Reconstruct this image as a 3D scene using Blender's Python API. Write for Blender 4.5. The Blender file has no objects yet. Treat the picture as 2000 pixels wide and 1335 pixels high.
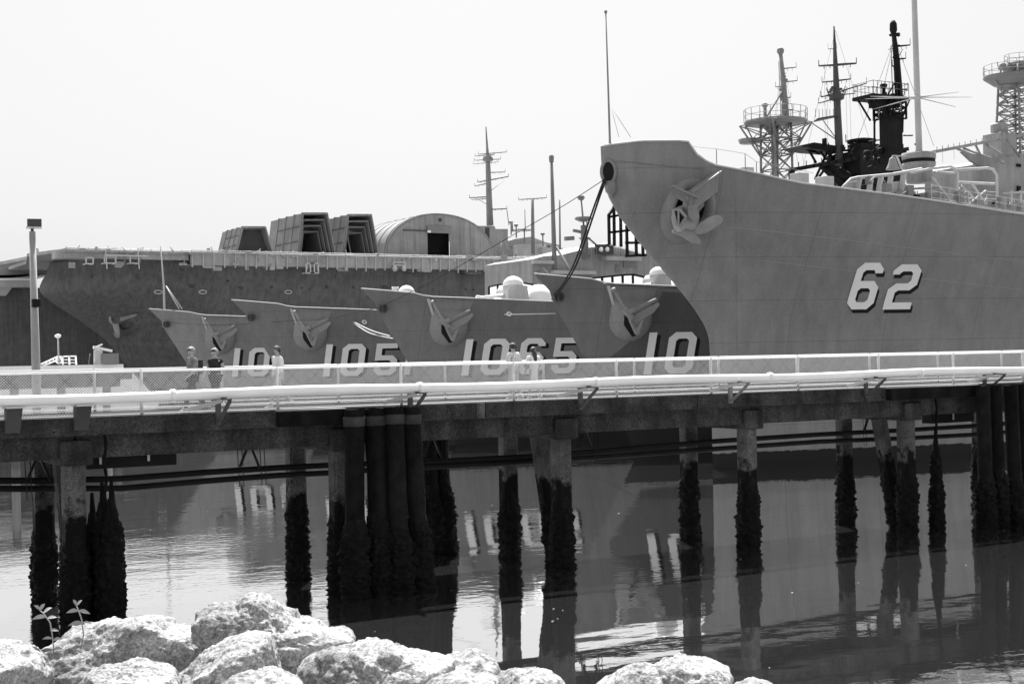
import bpy, bmesh, math, random
from mathutils import Vector, Matrix, noise
random.seed(7)
sc = bpy.context.scene
# ------------------------------------------------------------------ camera, sky, sun, exposure
# World frame: X runs along the pier and the ships (bows toward -X), Y across the water away from the shore, Z up, water at 0.
F_PX, EYE, CU, SU, ROLL = 2778.0, 6.27, .862, .507, math.radians(1.12)
cam_d = bpy.data.cameras.new('camera'); cam = bpy.data.objects.new('camera', cam_d)
sc.collection.objects.link(cam); sc.camera = cam
rt = Vector((CU, -SU, 0)).normalized(); fw = Vector((SU, CU, 0)).normalized(); up = Vector((0, 0, 1))
cr, sr = math.cos(ROLL), math.sin(ROLL)
ix = rt * cr - up * sr; iy = rt * sr + up * cr; iz = -fw
m = Matrix((ix, iy, iz)).transposed().to_4x4(); m.translation = (0, 0, EYE)
cam.matrix_world = m
cam_d.sensor_width = 36; cam_d.lens = 36 * F_PX / 2000
cam_d.shift_x = -33 * sr / 2000; cam_d.shift_y = 33 * cr / 2000
cam_d.clip_start = .5; cam_d.clip_end = 6000

SUN_EL, SUN_AZ = math.radians(56), math.atan2(.59, .32)      # direction toward the sun in X/Y
world = bpy.data.worlds.new('World'); sc.world = world; world.use_nodes = True
nt = world.node_tree; nt.nodes.clear()
sky = nt.nodes.new('ShaderNodeTexSky'); sky.sky_type = 'NISHITA'; sky.sun_disc = False
sky.sun_elevation = SUN_EL; sky.sun_rotation = math.pi / 2 - SUN_AZ
sky.air_density = 1.2; sky.dust_density = 4.0; sky.ozone_density = 1.0
bw = nt.nodes.new('ShaderNodeRGBToBW'); bg = nt.nodes.new('ShaderNodeBackground'); wo = nt.nodes.new('ShaderNodeOutputWorld')
bg.inputs[1].default_value = .13
pw = nt.nodes.new('ShaderNodeMath'); pw.operation = 'POWER'; pw.inputs[1].default_value = .35      # thin bright haze evens the sky out
ml = nt.nodes.new('ShaderNodeMath'); ml.operation = 'MULTIPLY'; ml.inputs[1].default_value = 1.0
nt.links.new(sky.outputs[0], bw.inputs[0]); nt.links.new(bw.outputs[0], pw.inputs[0]); nt.links.new(pw.outputs[0], ml.inputs[0]); nt.links.new(ml.outputs[0], bg.inputs[0]); nt.links.new(bg.outputs[0], wo.inputs[0])
sun_d = bpy.data.lights.new('sun', 'SUN'); sun_d.energy = 3.2; sun_d.angle = math.radians(.6); sun_d.color = (1, 1, 1)
sun = bpy.data.objects.new('sun', sun_d); sc.collection.objects.link(sun)
sdir = Vector((math.cos(SUN_AZ) * math.cos(SUN_EL), math.sin(SUN_AZ) * math.cos(SUN_EL), math.sin(SUN_EL)))
sun.rotation_euler = (-sdir).to_track_quat('-Z', 'Y').to_euler(); sun.location = (0, 0, 80)
sc.view_settings.view_transform = 'Standard'; sc.view_settings.look = 'None'
sc.view_settings.exposure = 1.9; sc.view_settings.gamma = 1
sc.cycles.max_bounces = 6

# ------------------------------------------------------------------ measuring: a sight line of the photograph met with a real plane
def ray(x, y):
    a = (x - 1000) * cr - (y - 667.5) * sr; b = (x - 1000) * sr + (y - 667.5) * cr
    a /= F_PX
    return CU * a + SU, -SU * a + CU, (33 - b) / F_PX
def onT(x, y, T):
    d = ray(x, y); k = T / d[1]; return Vector((d[0] * k, T, EYE + d[2] * k))
def onZ(x, y, Z):
    d = ray(x, y); k = (Z - EYE) / d[2]; return Vector((d[0] * k, d[1] * k, Z))
def onD(x, y, D):
    d = ray(x, y); return Vector((d[0] * D, d[1] * D, EYE + d[2] * D))

# ------------------------------------------------------------------ materials (all neutral greys: the photograph is black and white)
MATS = {}
def mat(name, g, rough=.6, spec=.4, nscale=2.0, namt=.25, bump=0.0, bscale=20.0, metal=0.0, streak=0.0, zcut=None, zdark=.02, zsoft=.15, grain=0.0, fine=0.0, plates=None, gscale=13.0):
    M = bpy.data.materials.new(name); M.use_nodes = True; n = M.node_tree.nodes; l = M.node_tree.links
    p = n['Principled BSDF']; p.inputs['Roughness'].default_value = rough
    p.inputs['Specular IOR Level'].default_value = spec; p.inputs['Metallic'].default_value = metal
    tc = n.new('ShaderNodeTexCoord')
    def tex(scale, mapscale=(1, 1, 1), det=6, r=.6):
        mp = n.new('ShaderNodeMapping'); mp.inputs['Scale'].default_value = mapscale; l.new(tc.outputs['Object'], mp.inputs[0])
        t = n.new('ShaderNodeTexNoise'); t.inputs['Scale'].default_value = scale; t.inputs['Detail'].default_value = det
        t.inputs['Roughness'].default_value = r; l.new(mp.outputs[0], t.inputs['Vector']); return t.outputs['Fac']
    def mapr(src, a, b, lo=.3, hi=.7):
        r_ = n.new('ShaderNodeMapRange'); r_.inputs[1].default_value = lo; r_.inputs[2].default_value = hi
        r_.inputs[3].default_value = a; r_.inputs[4].default_value = b; l.new(src, r_.inputs[0]); return r_.outputs[0]
    def mul(a, b):
        q = n.new('ShaderNodeMath'); q.operation = 'MULTIPLY'; l.new(a, q.inputs[0])
        if isinstance(b, float): q.inputs[1].default_value = b
        else: l.new(b, q.inputs[1])
        return q.outputs[0]
    v = mapr(tex(nscale), g * (1 - namt), g * (1 + namt))
    if streak: v = mul(v, mapr(tex(1.6, (1, 1, .08)), 1 - streak, 1 + streak * .5))
    if fine: v = mul(v, mapr(tex(nscale * 14, det=3), 1 - fine, 1 + fine))
    if grain: v = mul(v, mapr(tex(gscale, det=2), 1 - grain, 1 + grain, .35, .65))
    if plates:
        sp = n.new('ShaderNodeSeparateXYZ'); l.new(tc.outputs['Object'], sp.inputs[0])
        for ax, per in ((0, plates[0]), (2, plates[1])):
            d1 = n.new('ShaderNodeMath'); d1.operation = 'DIVIDE'; l.new(sp.outputs[ax], d1.inputs[0]); d1.inputs[1].default_value = per
            f1 = n.new('ShaderNodeMath'); f1.operation = 'FRACT'; l.new(d1.outputs[0], f1.inputs[0])
            c1 = n.new('ShaderNodeMath'); c1.operation = 'LESS_THAN'; l.new(f1.outputs[0], c1.inputs[0]); c1.inputs[1].default_value = .045 / per
            v = mul(v, mapr(c1.outputs[0], 1.0, .78, 0, 1))
    if zcut is not None:
        s = n.new('ShaderNodeSeparateXYZ'); l.new(tc.outputs['Object'], s.inputs[0])
        ad = n.new('ShaderNodeMath'); ad.operation = 'ADD'; l.new(s.outputs[2], ad.inputs[0]); l.new(mapr(tex(3.0), -zsoft, zsoft), ad.inputs[1])
        k = mapr(ad.outputs[0], 0, 1, zcut - zsoft * .4, zcut + zsoft * .4)
        mx = n.new('ShaderNodeMix'); l.new(k, mx.inputs[0]); mx.inputs[2].default_value = zdark; l.new(v, mx.inputs[3]); v = mx.outputs[0]
    cb = n.new('ShaderNodeCombineColor')
    for i in range(3): l.new(v, cb.inputs[i])
    l.new(cb.outputs[0], p.inputs['Base Color'])
    if bump:
        b_ = n.new('ShaderNodeBump'); b_.inputs['Strength'].default_value = bump; b_.inputs['Distance'].default_value = .05
        l.new(tex(bscale, det=8, r=.65), b_.inputs['Height']); l.new(b_.outputs[0], p.inputs['Normal'])
    MATS[name] = M; return M
mat('hull_grey', .235, .6, .25, .12, .12, .05, .5, streak=.16, zcut=.85, zdark=.015, zsoft=.05, fine=.04, grain=.08, plates=(5.6, 2.3))
mat('frigate_grey', .19, .6, .3, .15, .10, .04, .6, streak=.14, zcut=1.9, zdark=.02, zsoft=.06, fine=.04, grain=.08, plates=(4.3, 2.1))
mat('frigate_pale', .26, .6, .3, .15, .12, .04, .6, streak=.14, zcut=1.9, zdark=.02, zsoft=.06, fine=.04, grain=.08, plates=(4.3, 2.1))
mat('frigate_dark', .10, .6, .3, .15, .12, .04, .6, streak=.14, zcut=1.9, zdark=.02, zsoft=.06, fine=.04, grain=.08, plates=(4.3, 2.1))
mat('carrier_grey', .125, .7, .25, .06, .22, 0, streak=.30, zcut=2.5, zdark=.02, fine=.14, grain=.18, gscale=7, plates=(9, 2.6))
mat('carrier_light', .36, .7, .25, .2, .18, 0, streak=.15, fine=.1)
mat('light_grey', .48, .6, .3, .4, .12, 0, streak=.08)
mat('mid_grey', .22, .6, .3, .5, .15, 0, streak=.1)
mat('pale_grey', .55, .6, .3, .5, .12, 0, streak=.1)
mat('anchor_grey', .29, .6, .35, .8, .2, .15, 6)
mat('number_grey', .80, .6, .3, .5, .06, 0)
mat('number_black', .008, .6, .2, .5, .1, 0)
mat('seam_grey', .36, .6, .3, .5, .15, 0)
mat('white_paint', .88, .45, .4, 1.0, .06, .03, 10)
mat('black_steel', .012, .7, .15, 1.0, .3, .1, 8)
mat('dark_grey', .07, .6, .3, .6, .25, .05, 5)
mat('deck_grey', .16, .8, .2, .4, .2, 0)
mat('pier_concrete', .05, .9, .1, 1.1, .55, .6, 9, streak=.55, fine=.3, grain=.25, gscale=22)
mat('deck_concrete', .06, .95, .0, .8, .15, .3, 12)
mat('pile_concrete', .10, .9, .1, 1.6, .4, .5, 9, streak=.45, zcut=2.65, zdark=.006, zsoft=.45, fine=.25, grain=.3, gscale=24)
mat('timber', .010, .9, .08, 2.0, .5, .8, 7, streak=.65, fine=.3)
mat('timber_pale', .045, .85, .25, 2.0, .5, .8, 7, streak=.5, fine=.3)
mat('mussel', .005, .7, .15, 6.0, .7, 1.0, 14)
mat('shelter_grey', .24, .7, .2, .3, .2, 0, streak=.3)
mat('mast_grey', .27, .7, .2, .5, .2, 0, streak=.2)
mat('ship_pale', .30, .65, .3, .4, .15, 0, streak=.25, grain=.15)
mat('rope', .035, .9, .1, 6, .3, 0)
mat('rope_pale', .5, .9, .1, 6, .2, 0)
mat('galvanised', .55, .4, .5, 3, .15, 0, metal=.1)
mat('rock', .33, .95, .1, 1.3, .55, .7, 14, fine=.45, grain=.35, gscale=45)
mat('shore', .16, .95, .1, 1.2, .4, 1.0, 9, fine=.3)
mat('leaf', .34, .6, .4, 10, .2, 0)
mat('skin', .34, .55, .4, 5, .08, 0)
mat('hair_pale', .30, .6, .4, 30, .3, .4, 60)
mat('hair_dark', .04, .6, .4, 30, .3, .4, 60)
mat('cloth_white', .74, .8, .2, 6, .08, .3, 20)
mat('cloth_print', .60, .8, .2, 14, .45, .3, 20)
mat('cloth_grey', .20, .8, .2, 8, .4, .3, 20)
mat('cloth_dark', .03, .8, .2, 8, .4, .3, 20)
mat('cloth_pale', .48, .8, .2, 8, .15, .3, 20)
mat('shoe_pale', .6, .6, .3, 8, .1, 0)
mat('sheeting', .75, .6, .2, 2, .1)
_p = MATS['sheeting'].node_tree; _b = _p.nodes['Principled BSDF']; _tr = _p.nodes.new('ShaderNodeBsdfTranslucent'); _tr.inputs[0].default_value = (.8, .8, .8, 1)
_mx = _p.nodes.new('ShaderNodeMixShader'); _mx.inputs[0].default_value = .75; _o = _p.nodes['Material Output']
_p.links.new(_b.outputs[0], _mx.inputs[1]); _p.links.new(_tr.outputs[0], _mx.inputs[2]); _p.links.new(_mx.outputs[0], _o.inputs['Surface'])
mat('eye_dark', .02, .3, .5, 8, .1, 0)

def make_water():
    M = bpy.data.materials.new('water'); M.use_nodes = True; n = M.node_tree.nodes; l = M.node_tree.links
    n.remove(n['Principled BSDF']); o_ = n['Material Output']
    df = n.new('ShaderNodeBsdfDiffuse'); df.inputs[0].default_value = (.036, .036, .036, 1)
    gl = n.new('ShaderNodeBsdfGlossy'); gl.inputs[0].default_value = (1, 1, 1, 1); gl.inputs['Roughness'].default_value = .02
    lw = n.new('ShaderNodeLayerWeight'); lw.inputs[0].default_value = .5
    pw = n.new('ShaderNodeMath'); pw.operation = 'POWER'; pw.inputs[1].default_value = 1.15; l.new(lw.outputs['Facing'], pw.inputs[0])
    mx = n.new('ShaderNodeMixShader'); l.new(pw.outputs[0], mx.inputs[0]); l.new(df.outputs[0], mx.inputs[1]); l.new(gl.outputs[0], mx.inputs[2]); l.new(mx.outputs[0], o_.inputs['Surface'])
    g = n.new('ShaderNodeNewGeometry')
    def tex(scale, ms, det):
        mp = n.new('ShaderNodeMapping'); mp.inputs['Scale'].default_value = ms; l.new(g.outputs['Position'], mp.inputs[0])
        mp.inputs['Rotation'].default_value = (0, 0, math.radians(30))
        t = n.new('ShaderNodeTexNoise'); t.inputs['Scale'].default_value = scale; t.inputs['Detail'].default_value = det
        l.new(mp.outputs[0], t.inputs['Vector']); return t.outputs['Fac']
    def math_(op, a, b):
        q = n.new('ShaderNodeMath'); q.operation = op
        for i, v in enumerate((a, b)):
            if isinstance(v, (int, float)): q.inputs[i].default_value = v
            else: l.new(v, q.inputs[i])
        return q.outputs[0]
    patch = n.new('ShaderNodeMapRange'); l.new(tex(.05, (.6, 1.6, 1), 2), patch.inputs[0])
    patch.inputs[1].default_value = .48; patch.inputs[2].default_value = .68; patch.inputs[3].default_value = .10; patch.inputs[4].default_value = 1.0
    small = math_('MULTIPLY', math_('MULTIPLY', tex(2.2, (1, 1.6, 1), 3), patch.outputs[0]), .009)
    swell = math_('MULTIPLY', tex(.35, (.8, 1.5, 1), 2), .010)
    h = math_('ADD', small, swell)
    b = n.new('ShaderNodeBump'); b.inputs['Strength'].default_value = 1; b.inputs['Distance'].default_value = 1
    l.new(h, b.inputs['Height'])
    for q in (df, gl, lw): l.new(b.outputs[0], q.inputs['Normal']); MATS['water'] = M
make_water()

# ------------------------------------------------------------------ object helpers
COL = sc.collection; ORG = {}
def tag(o, label=None, cat=None, group=None, kind=None):
    for k, v in (('label', label), ('category', cat), ('group', group), ('kind', kind)):
        if v: o[k] = v
    return o
def thing(name, label, cat, loc=(0, 0, 0), group=None):
    o = bpy.data.objects.new(name, None); COL.objects.link(o); o.location = loc; o.empty_display_size = .5
    ORG[o.name] = Vector(loc); return tag(o, label, cat, group)
class MB:
    def __init__(s): s.v = []; s.f = []; s.sm = []
    def add(s, vs, fs, smooth=False):
        k = len(s.v); s.v += [Vector(p) for p in vs]; s.f += [tuple(i + k for i in f) for f in fs]; s.sm += [smooth] * len(fs); return s
    def box(s, c, d, rot=None):
        c = Vector(c); vs = []
        for x in (-.5, .5):
            for y in (-.5, .5):
                for z in (-.5, .5):
                    p = Vector((x * d[0], y * d[1], z * d[2]))
                    if rot: p = rot @ p
                    vs.append(c + p)
        return s.add(vs, [(0, 1, 3, 2), (4, 6, 7, 5), (0, 4, 5, 1), (2, 3, 7, 6), (0, 2, 6, 4), (1, 5, 7, 3)])
    def bar(s, a, b, w, h=None):
        """rectangular bar from a to b, w across, h deep"""
        a, b = Vector(a), Vector(b); h = h or w; d = (b - a); L = d.length; d.normalize()
        ref = Vector((0, 0, 1)) if abs(d.z) < .95 else Vector((0, 1, 0))
        x = d.cross(ref).normalized(); y = x.cross(d)
        return s.box((a + b) / 2, (w, h, L), Matrix((x, y, d)).transposed())
    def tube(s, pts, r, n=8, caps=True):
        pts = [Vector(p) for p in pts]; rs = r if isinstance(r, (list, tuple)) else [r] * len(pts)
        vs = []; fs = []
        prev = None
        for i, p in enumerate(pts):
            d = (pts[min(i + 1, len(pts) - 1)] - pts[max(i - 1, 0)]).normalized()
            if prev is None:
                ref = Vector((0, 0, 1)) if abs(d.z) < .9 else Vector((1, 0, 0)); x = d.cross(ref).normalized()
            else: x = (prev - d * prev.dot(d)).normalized()
            prev = x; y = d.cross(x)
            for k in range(n):
                a = 2 * math.pi * k / n; vs.append(p + (x * math.cos(a) + y * math.sin(a)) * rs[i])
        for i in range(len(pts) - 1):
            for k in range(n):
                a, b = i * n + k, i * n + (k + 1) % n; fs.append((a, b, b + n, a + n))
        if caps: fs.append(tuple(range(n - 1, -1, -1))); fs.append(tuple(range((len(pts) - 1) * n, len(pts) * n)))
        return s.add(vs, fs, True)
    def lathe(s, c, prof, n=24, axis='z'):
        vs = []; fs = []
        for (r, h) in prof:
            for k in range(n):
                a = 2 * math.pi * k / n; x, y = r * math.cos(a), r * math.sin(a)
                vs.append(Vector(c) + (Vector((x, y, h)) if axis == 'z' else Vector((x, h, y)) if axis == 'y' else Vector((h, x, y))))
        for i in range(len(prof) - 1):
            for k in range(n):
                a, b = i * n + k, i * n + (k + 1) % n; fs.append((a, b, b + n, a + n))
        fs.append(tuple(range(n))); fs.append(tuple(range((len(prof) - 1) * n, len(prof) * n)))
        return s.add(vs, fs, True)
    def prism(s, poly, d):
        """closed polygon of 3-D points pushed by the vector d"""
        d = Vector(d); n = len(poly); vs = [Vector(p) for p in poly] + [Vector(p) + d for p in poly]
        fs = [tuple(range(n - 1, -1, -1)), tuple(range(n, 2 * n))] + [(i, (i + 1) % n, (i + 1) % n + n, i + n) for i in range(n)]
        return s.add(vs, fs)
    def grid(s, rows, smooth=True):
        n = len(rows[0]); vs = [p for r in rows for p in r]
        fs = [(i * n + j, i * n + j + 1, (i + 1) * n + j + 1, (i + 1) * n + j) for i in range(len(rows) - 1) for j in range(n - 1)]
        return s.add(vs, fs, smooth)
    def build(s, name, m, parent=None, bevel=0, cat=None, label=None, group=None, kind=None):
        org = ORG.get(parent.name, Vector()) if parent else Vector()
        me = bpy.data.meshes.new(name); me.from_pydata([v - org for v in s.v], [], s.f)
        for i, p in enumerate(me.polygons): p.use_smooth = s.sm[i]
        bm = bmesh.new(); bm.from_mesh(me); bmesh.ops.recalc_face_normals(bm, faces=bm.faces); bm.to_mesh(me); bm.free()
        me.materials.append(MATS[m]); o = bpy.data.objects.new(name, me); COL.objects.link(o)
        if parent: o.parent = parent
        ORG[o.name] = org
        if bevel:
            b = o.modifiers.new('bevel', 'BEVEL'); b.width = bevel; b.segments = 2; b.limit_method = 'ANGLE'
        return tag(o, label, cat, group, kind)
def copy_tree(o, parent=None):
    c = o.copy(); COL.objects.link(c); c.parent = parent; ORG[c.name] = ORG.get(o.name, Vector())
    for ch in list(o.children): copy_tree(ch, c)
    return c
def lerp(tab, x):
    if x <= tab[0][0]: return tab[0][1]
    for (a, b), (c, d) in zip(tab, tab[1:]):
        if x <= c: return b + (d - b) * (x - a) / (c - a)
    return tab[-1][1]

# ------------------------------------------------------------------ setting: water and shore
MB().add([(-2500, -60, 0), (2500, -60, 0), (2500, 4000, 0), (-2500, 4000, 0)], [(0, 1, 2, 3)]).build('water', 'water', kind='structure')
def shore_h(x, y):
    d = x * SU + y * CU                                        # metres out from the camera toward the water
    base = lerp([(-60, 4.9), (2, 4.6), (8, 3.3), (14, 2.0), (18, .6), (21, -.6), (30, -3)], d)
    return base + .35 * noise.noise(Vector((x * .5, y * .5, 3))) + .12 * noise.noise(Vector((x * 1.9, y * 1.9, 7)))
rows = []
for i in range(0, 91):
    d = -40 + i * .75; row = []
    for j in range(0, 121):
        w = -60 + j
        x = d * SU + w * CU; y = d * CU - w * SU
        row.append((x, y, shore_h(x, y)))
    rows.append(row)
MB().grid(rows).build('shore', 'shore', kind='structure')

R_ = random.Random(3); fk = MB()
for _ in range(90):
    d = R_.uniform(27, 62); w = R_.uniform(-.36, .36) * d; x, y = d * SU + w * CU, d * CU - w * SU; rr = R_.uniform(.006, .022)
    fk.add([(x + math.cos(k * 1.05) * rr * R_.uniform(1, 3), y + math.sin(k * 1.05) * rr, .012) for k in range(6)], [tuple(range(6))])
fk.build('floating_debris', 'pale_grey', kind='stuff')

# ------------------------------------------------------------------ ships: hull surface
class Ship:
    """near/far sides: y = cy -/+ B(s, z); x is s; stem(z) gives the bow outline, top(s) the deck edge height"""
    def __init__(s, cy, stem, top, bdeck, bwl, flare, ztop, L):
        s.cy, s.stem, s.top, s.bd, s.bw, s.fl, s.zt, s.L = cy, stem, top, bdeck, bwl, flare, ztop, L
        s.x0 = 0
    def B(s, x, z):
        d = max(0.0, x - s.x0 - lerp(s.stem, z))
        g = max(0.0, min(1.15, z / s.zt)) ** s.fl
        return s.bw(d) + (s.bd(d) - s.bw(d)) * g
    def pt(s, x, z, off=0.0, side=-1): return Vector((x, s.cy + side * (s.B(x, z) + off), z))
    def hit(s, px, py, off=0.0):
        """where the sight line through a pixel meets the near side"""
        lo, hi = s.cy - 22, s.cy + 2
        f = lambda T: (T - (s.cy - s.B(onT(px, py, T).x, onT(px, py, T).z) - off))
        for _ in range(50):
            mid = (lo + hi) / 2
            if f(mid) > 0: hi = mid
            else: lo = mid
        return onT(px, py, (lo + hi) / 2)
    def hull(s, nh=30, nt=70, zb=-2.5):
        cols = {-1: [], 1: []}
        for side in (-1, 1):
            for j in range(nt + 1):
                t = (j / nt) ** 1.9; colm = []
                for i in range(nh + 1):
                    h = i / nh; z = 6.0
                    for _ in range(14):
                        x = s.x0 + lerp(s.stem, z); x = x + t * (s.x0 + s.L - x)
                        z = zb + h * (s.top(x - s.x0) - zb)
                    colm.append(s.pt(x, z, 0, side))
                cols[side].append(colm)
        return cols

def ship_hull(sh, root, m, deck_drop, deck_m='deck_grey', nh=30, nt=70):
    c = sh.hull(nh, nt); b = MB(); b.grid(c[-1]); b.grid(c[1])
    b.grid([c[-1][-1], c[1][-1]], False)                       # transom
    b.build('hull', m, root)
    d = MB(); rows = []
    for j in range(2, len(c[-1]) - 0):
        p, q = c[-1][j][-1], c[1][j][-1]; z = p.z - deck_drop(p.x - sh.x0)
        w = sh.B(p.x, z) - .04
        rows.append([Vector((p.x, sh.cy - w, z)), Vector((p.x, sh.cy + w, z))])
    d.grid(rows, False); d.build('deck', deck_m, root)

# digits ------------------------------------------------------------------------------
DIG = {
 '6': ([(.22,1.6),(.78,1.6),(1,1.38),(1,1.24),(.73,1.24),(.66,1.35),(.36,1.35),(.27,1.26),(.27,.98),(.78,.98),(1,.76),(1,.22),(.78,0),(.22,0),(0,.22),(0,1.38)],
       [(.36,.73),(.64,.73),(.73,.64),(.73,.34),(.64,.25),(.36,.25),(.27,.34),(.27,.64)]),
 '0': ([(.22,1.6),(.78,1.6),(1,1.38),(1,.22),(.78,0),(.22,0),(0,.22),(0,1.38)],
       [(.36,1.35),(.64,1.35),(.73,1.26),(.73,.34),(.64,.25),(.36,.25),(.27,.34),(.27,1.26)]),
 '1': ([(0,0),(1,0),(1,1.6),(0,1.6)], None),
 '5': ([(0,1.6),(.95,1.6),(.95,1.35),(.27,1.35),(.27,1.0),(.78,1.0),(1,.78),(1,.22),(.78,0),(.22,0),(0,.22),(0,.4),(.27,.4),(.27,.34),(.36,.25),(.64,.25),(.73,.34),(.73,.66),(.64,.75),(0,.75)], None),
 '2': ([(0,1.38),(.22,1.6),(.78,1.6),(1,1.38),(1,.88),(.78,.68),(.38,.68),(.28,.6),(.28,.25),(1,.25),(1,0),(0,0),(0,.72),(.24,.93),(.64,.93),(.73,1.02),(.73,1.28),(.64,1.35),(.36,1.35),(.27,1.28),(.27,1.24),(0,1.24)], None)}
def digit_mesh(sh, ch, xl, xr, zb, zt, off, dx=0.0, dz=0.0):
    bm = bmesh.new(); outer, hole = DIG[ch]; ed = []
    for loop in (outer, hole):
        if not loop: continue
        vs = [bm.verts.new((xl + (xr - xl) * u + dx, 0, zb + (zt - zb) * v / 1.6 + dz)) for u, v in loop]
        ed += [bm.edges.new((vs[i], vs[(i + 1) % len(vs)])) for i in range(len(vs))]
    bmesh.ops.triangle_fill(bm, use_beauty=True, edges=ed, normal=(0, -1, 0))
    step = .22
    for ax, lo, hi in ((0, xl + dx, xr + dx), (2, zb + dz, zt + dz)):
        k = lo + step
        while k < hi:
            co = [0, 0, 0]; no = [0, 0, 0]; co[ax] = k; no[ax] = 1
            bmesh.ops.bisect_plane(bm, geom=bm.verts[:] + bm.edges[:] + bm.faces[:], plane_co=co, plane_no=no); k += step
    bm.verts.ensure_lookup_table()
    for v in bm.verts: v.index
    bm.verts.index_update()
    vs = [sh.pt(v.co.x, v.co.z, off) for v in bm.verts]; fs = [tuple(v.index for v in f.verts) for f in bm.faces]
    bm.free(); return vs, fs
def number(sh, root, specs, dx, dz):
    for ch, xl, xr, zb, zt in specs:
        v, f = digit_mesh(sh, ch, xl, xr, zb, zt, .05); MB().add(v, f).build('hull_number', 'number_grey', root)
        v, f = digit_mesh(sh, ch, xl, xr, zb, zt, .025, dx, -dz); MB().add(v, f).build('number_shadow', 'number_black', root)

# ------------------------------------------------------------------ the large grey ship with 62 on its bow
STEM62 = [(-3, 8.0), (0, 7.0), (6.07, 6.98), (7.34, 6.9), (8.1, 6.5), (9.1, 5.7), (9.9, 4.9), (10.7, 4.05), (12.3, 2.4), (13.76, 1.05), (14.7, .45), (15.9, .05), (19, 0)]
TOP62 = [(0, 17.35), (1.5, 17.5), (3.7, 17.5), (4.0, 17.0), (4.4, 16.6), (5.1, 16.25), (6.2, 16.05), (9.6, 15.35), (16.7, 14.62), (23, 13.9), (35, 13.2), (60, 13)]
big = Ship(62, STEM62, lambda d: lerp(TOP62, d), lambda d: .55 * math.sqrt(min(d, 1.2)) + 11.0 * (1 - math.exp(-d / 21)), lambda d: min(.26 * d, 7), 1.5, 16.0, 42)
big.x0 = 42.14
def build_big():
    r = thing('auxiliary_ship', 'huge grey ship at right with 62 painted on its tall raked bow', 'ship', (42.14, 62, 0))
    ship_hull(big, r, 'hull_grey', lambda d: 1.2 if d < 4.5 else max(.12, 1.2 - (d - 4.5) * .6), nh=44, nt=150)
    H = big.hit
    z = lambda x, y: H(x, y)
    # numbers
    specs = []
    for ch, l, rr, yb, yt in (('6', 1650, 1702, 604, 513), ('2', 1722, 1776, 604, 516)):
        a, b = H(l, yb), H(rr, yb); mid = H((l + rr) / 2, yb); x1, x2 = a.x, b.x
        t = H((l + rr) / 2 + 16, yt)
        specs.append((ch, x1, x2, mid.z, t.z))
    number(big, r, specs, .16, .20)
    # raised bulwark seam, plating seams, bulwark cap
    def seam(pts, m, rad, off=.01, n=24):
        out = []
        for i in range(n + 1):
            k = i / n * (len(pts) - 1); j = min(int(k), len(pts) - 2); f = k - j
            out.append(H(pts[j][0] + (pts[j+1][0] - pts[j][0]) * f, pts[j][1] + (pts[j+1][1] - pts[j][1]) * f, off))
        MB().tube(out, rad, 5).build('plate_seam', m, r)
    seam([(1177, 318), (1200, 316), (1230, 316), (1270, 321), (1330, 326), (1375, 330)], 'mid_grey', .035)
    seam([(1415, 443), (1500, 451), (1650, 468), (1800, 487), (1999, 511)], 'seam_grey', .012, .0)
    seam([(1480, 508), (1640, 526), (1700, 532), (1820, 546), (1999, 566)], 'seam_grey', .010, .0)
    seam([(1437, 345), (1438, 500), (1440, 690)], 'mid_grey', .010, .0)
    b = MB(); pts = []
    for i in range(60):
        x = 42.2 + (i / 59) ** 1.5 * 40; pts.append(big.pt(x, big.top(x - 42.14), .02))
    b.tube(pts, .06, 6); b.build('gunwale', 'light_grey', r)
    # bullnose: big oval chock at the very bow
    c = H(1187, 338, .0); bn = MB()
    ring = []
    cen = Vector((c.x + .02, c.y - .03, c.z + .05))
    nrm = Vector((-.55, -.83, 0)).normalized(); tx = Vector((-nrm.y, nrm.x, 0))
    for k in range(25):
        a = 2 * math.pi * k / 24; ring.append(cen + nrm * .1 + tx * math.cos(a) * .36 + Vector((0, 0, 1)) * math.sin(a) * .58)
    bn.tube(ring, .10, 8, False); bn.build('bullnose', 'hull_grey', r)
    bi = MB(); bi.add([cen + nrm * .16 + tx * math.cos(2*math.pi*k/20) * .36 + Vector((0, 0, math.sin(2*math.pi*k/20) * .56)) for k in range(20)], [tuple(range(20))])
    bi.build('bullnose_opening', 'black_steel', r)
    lip = MB(); pts = [H(1190, 352, .06), H(1193, 372, .1), H(1197, 384, .05)]; lip.tube(pts, [.34, .3, .12], 10); lip.build('bullnose_lip', 'hull_grey', r)
    # anchor housing
    cA = H(1342, 412, 0)
    bol = MB(); rows = []
    for rr, out in ((1.5, .0), (1.46, .16), (1.38, .36), (1.26, .52), (1.14, .56), (1.04, .50), (.97, .34), (.94, .06)):
        row = []
        for k in range(49):
            a = 2 * math.pi * k / 48; top = max(0, math.sin(a)) ** 2
            row.append(big.pt(cA.x + math.cos(a) * rr * .86, cA.z + math.sin(a) * rr * 1.12, out * (1 - .75 * top) + .02))
        rows.append(row)
    bol.grid(rows); bol.build('anchor_bolster', 'hull_grey', r)
    rec = MB(); rec.add([big.pt(cA.x + math.cos(2*math.pi*k/24) * .84, cA.z + math.sin(2*math.pi*k/24) * 1.08, .08) for k in range(24)], [tuple(range(24))]); rec.build('hawse_hole', 'black_steel', r)
    bp = MB(); bp.prism([big.pt(cA.x + u * .8, cA.z + w * 1.05, .14) for u, w in ((-.55, .1), (-.3, .8), (.45, .9), (.7, .2), (.35, -.2), (-.3, -.3))], (0, -.35, 0)); bp.build('anchor_head', 'anchor_grey', r, bevel=.06)
    br = MB()
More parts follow.
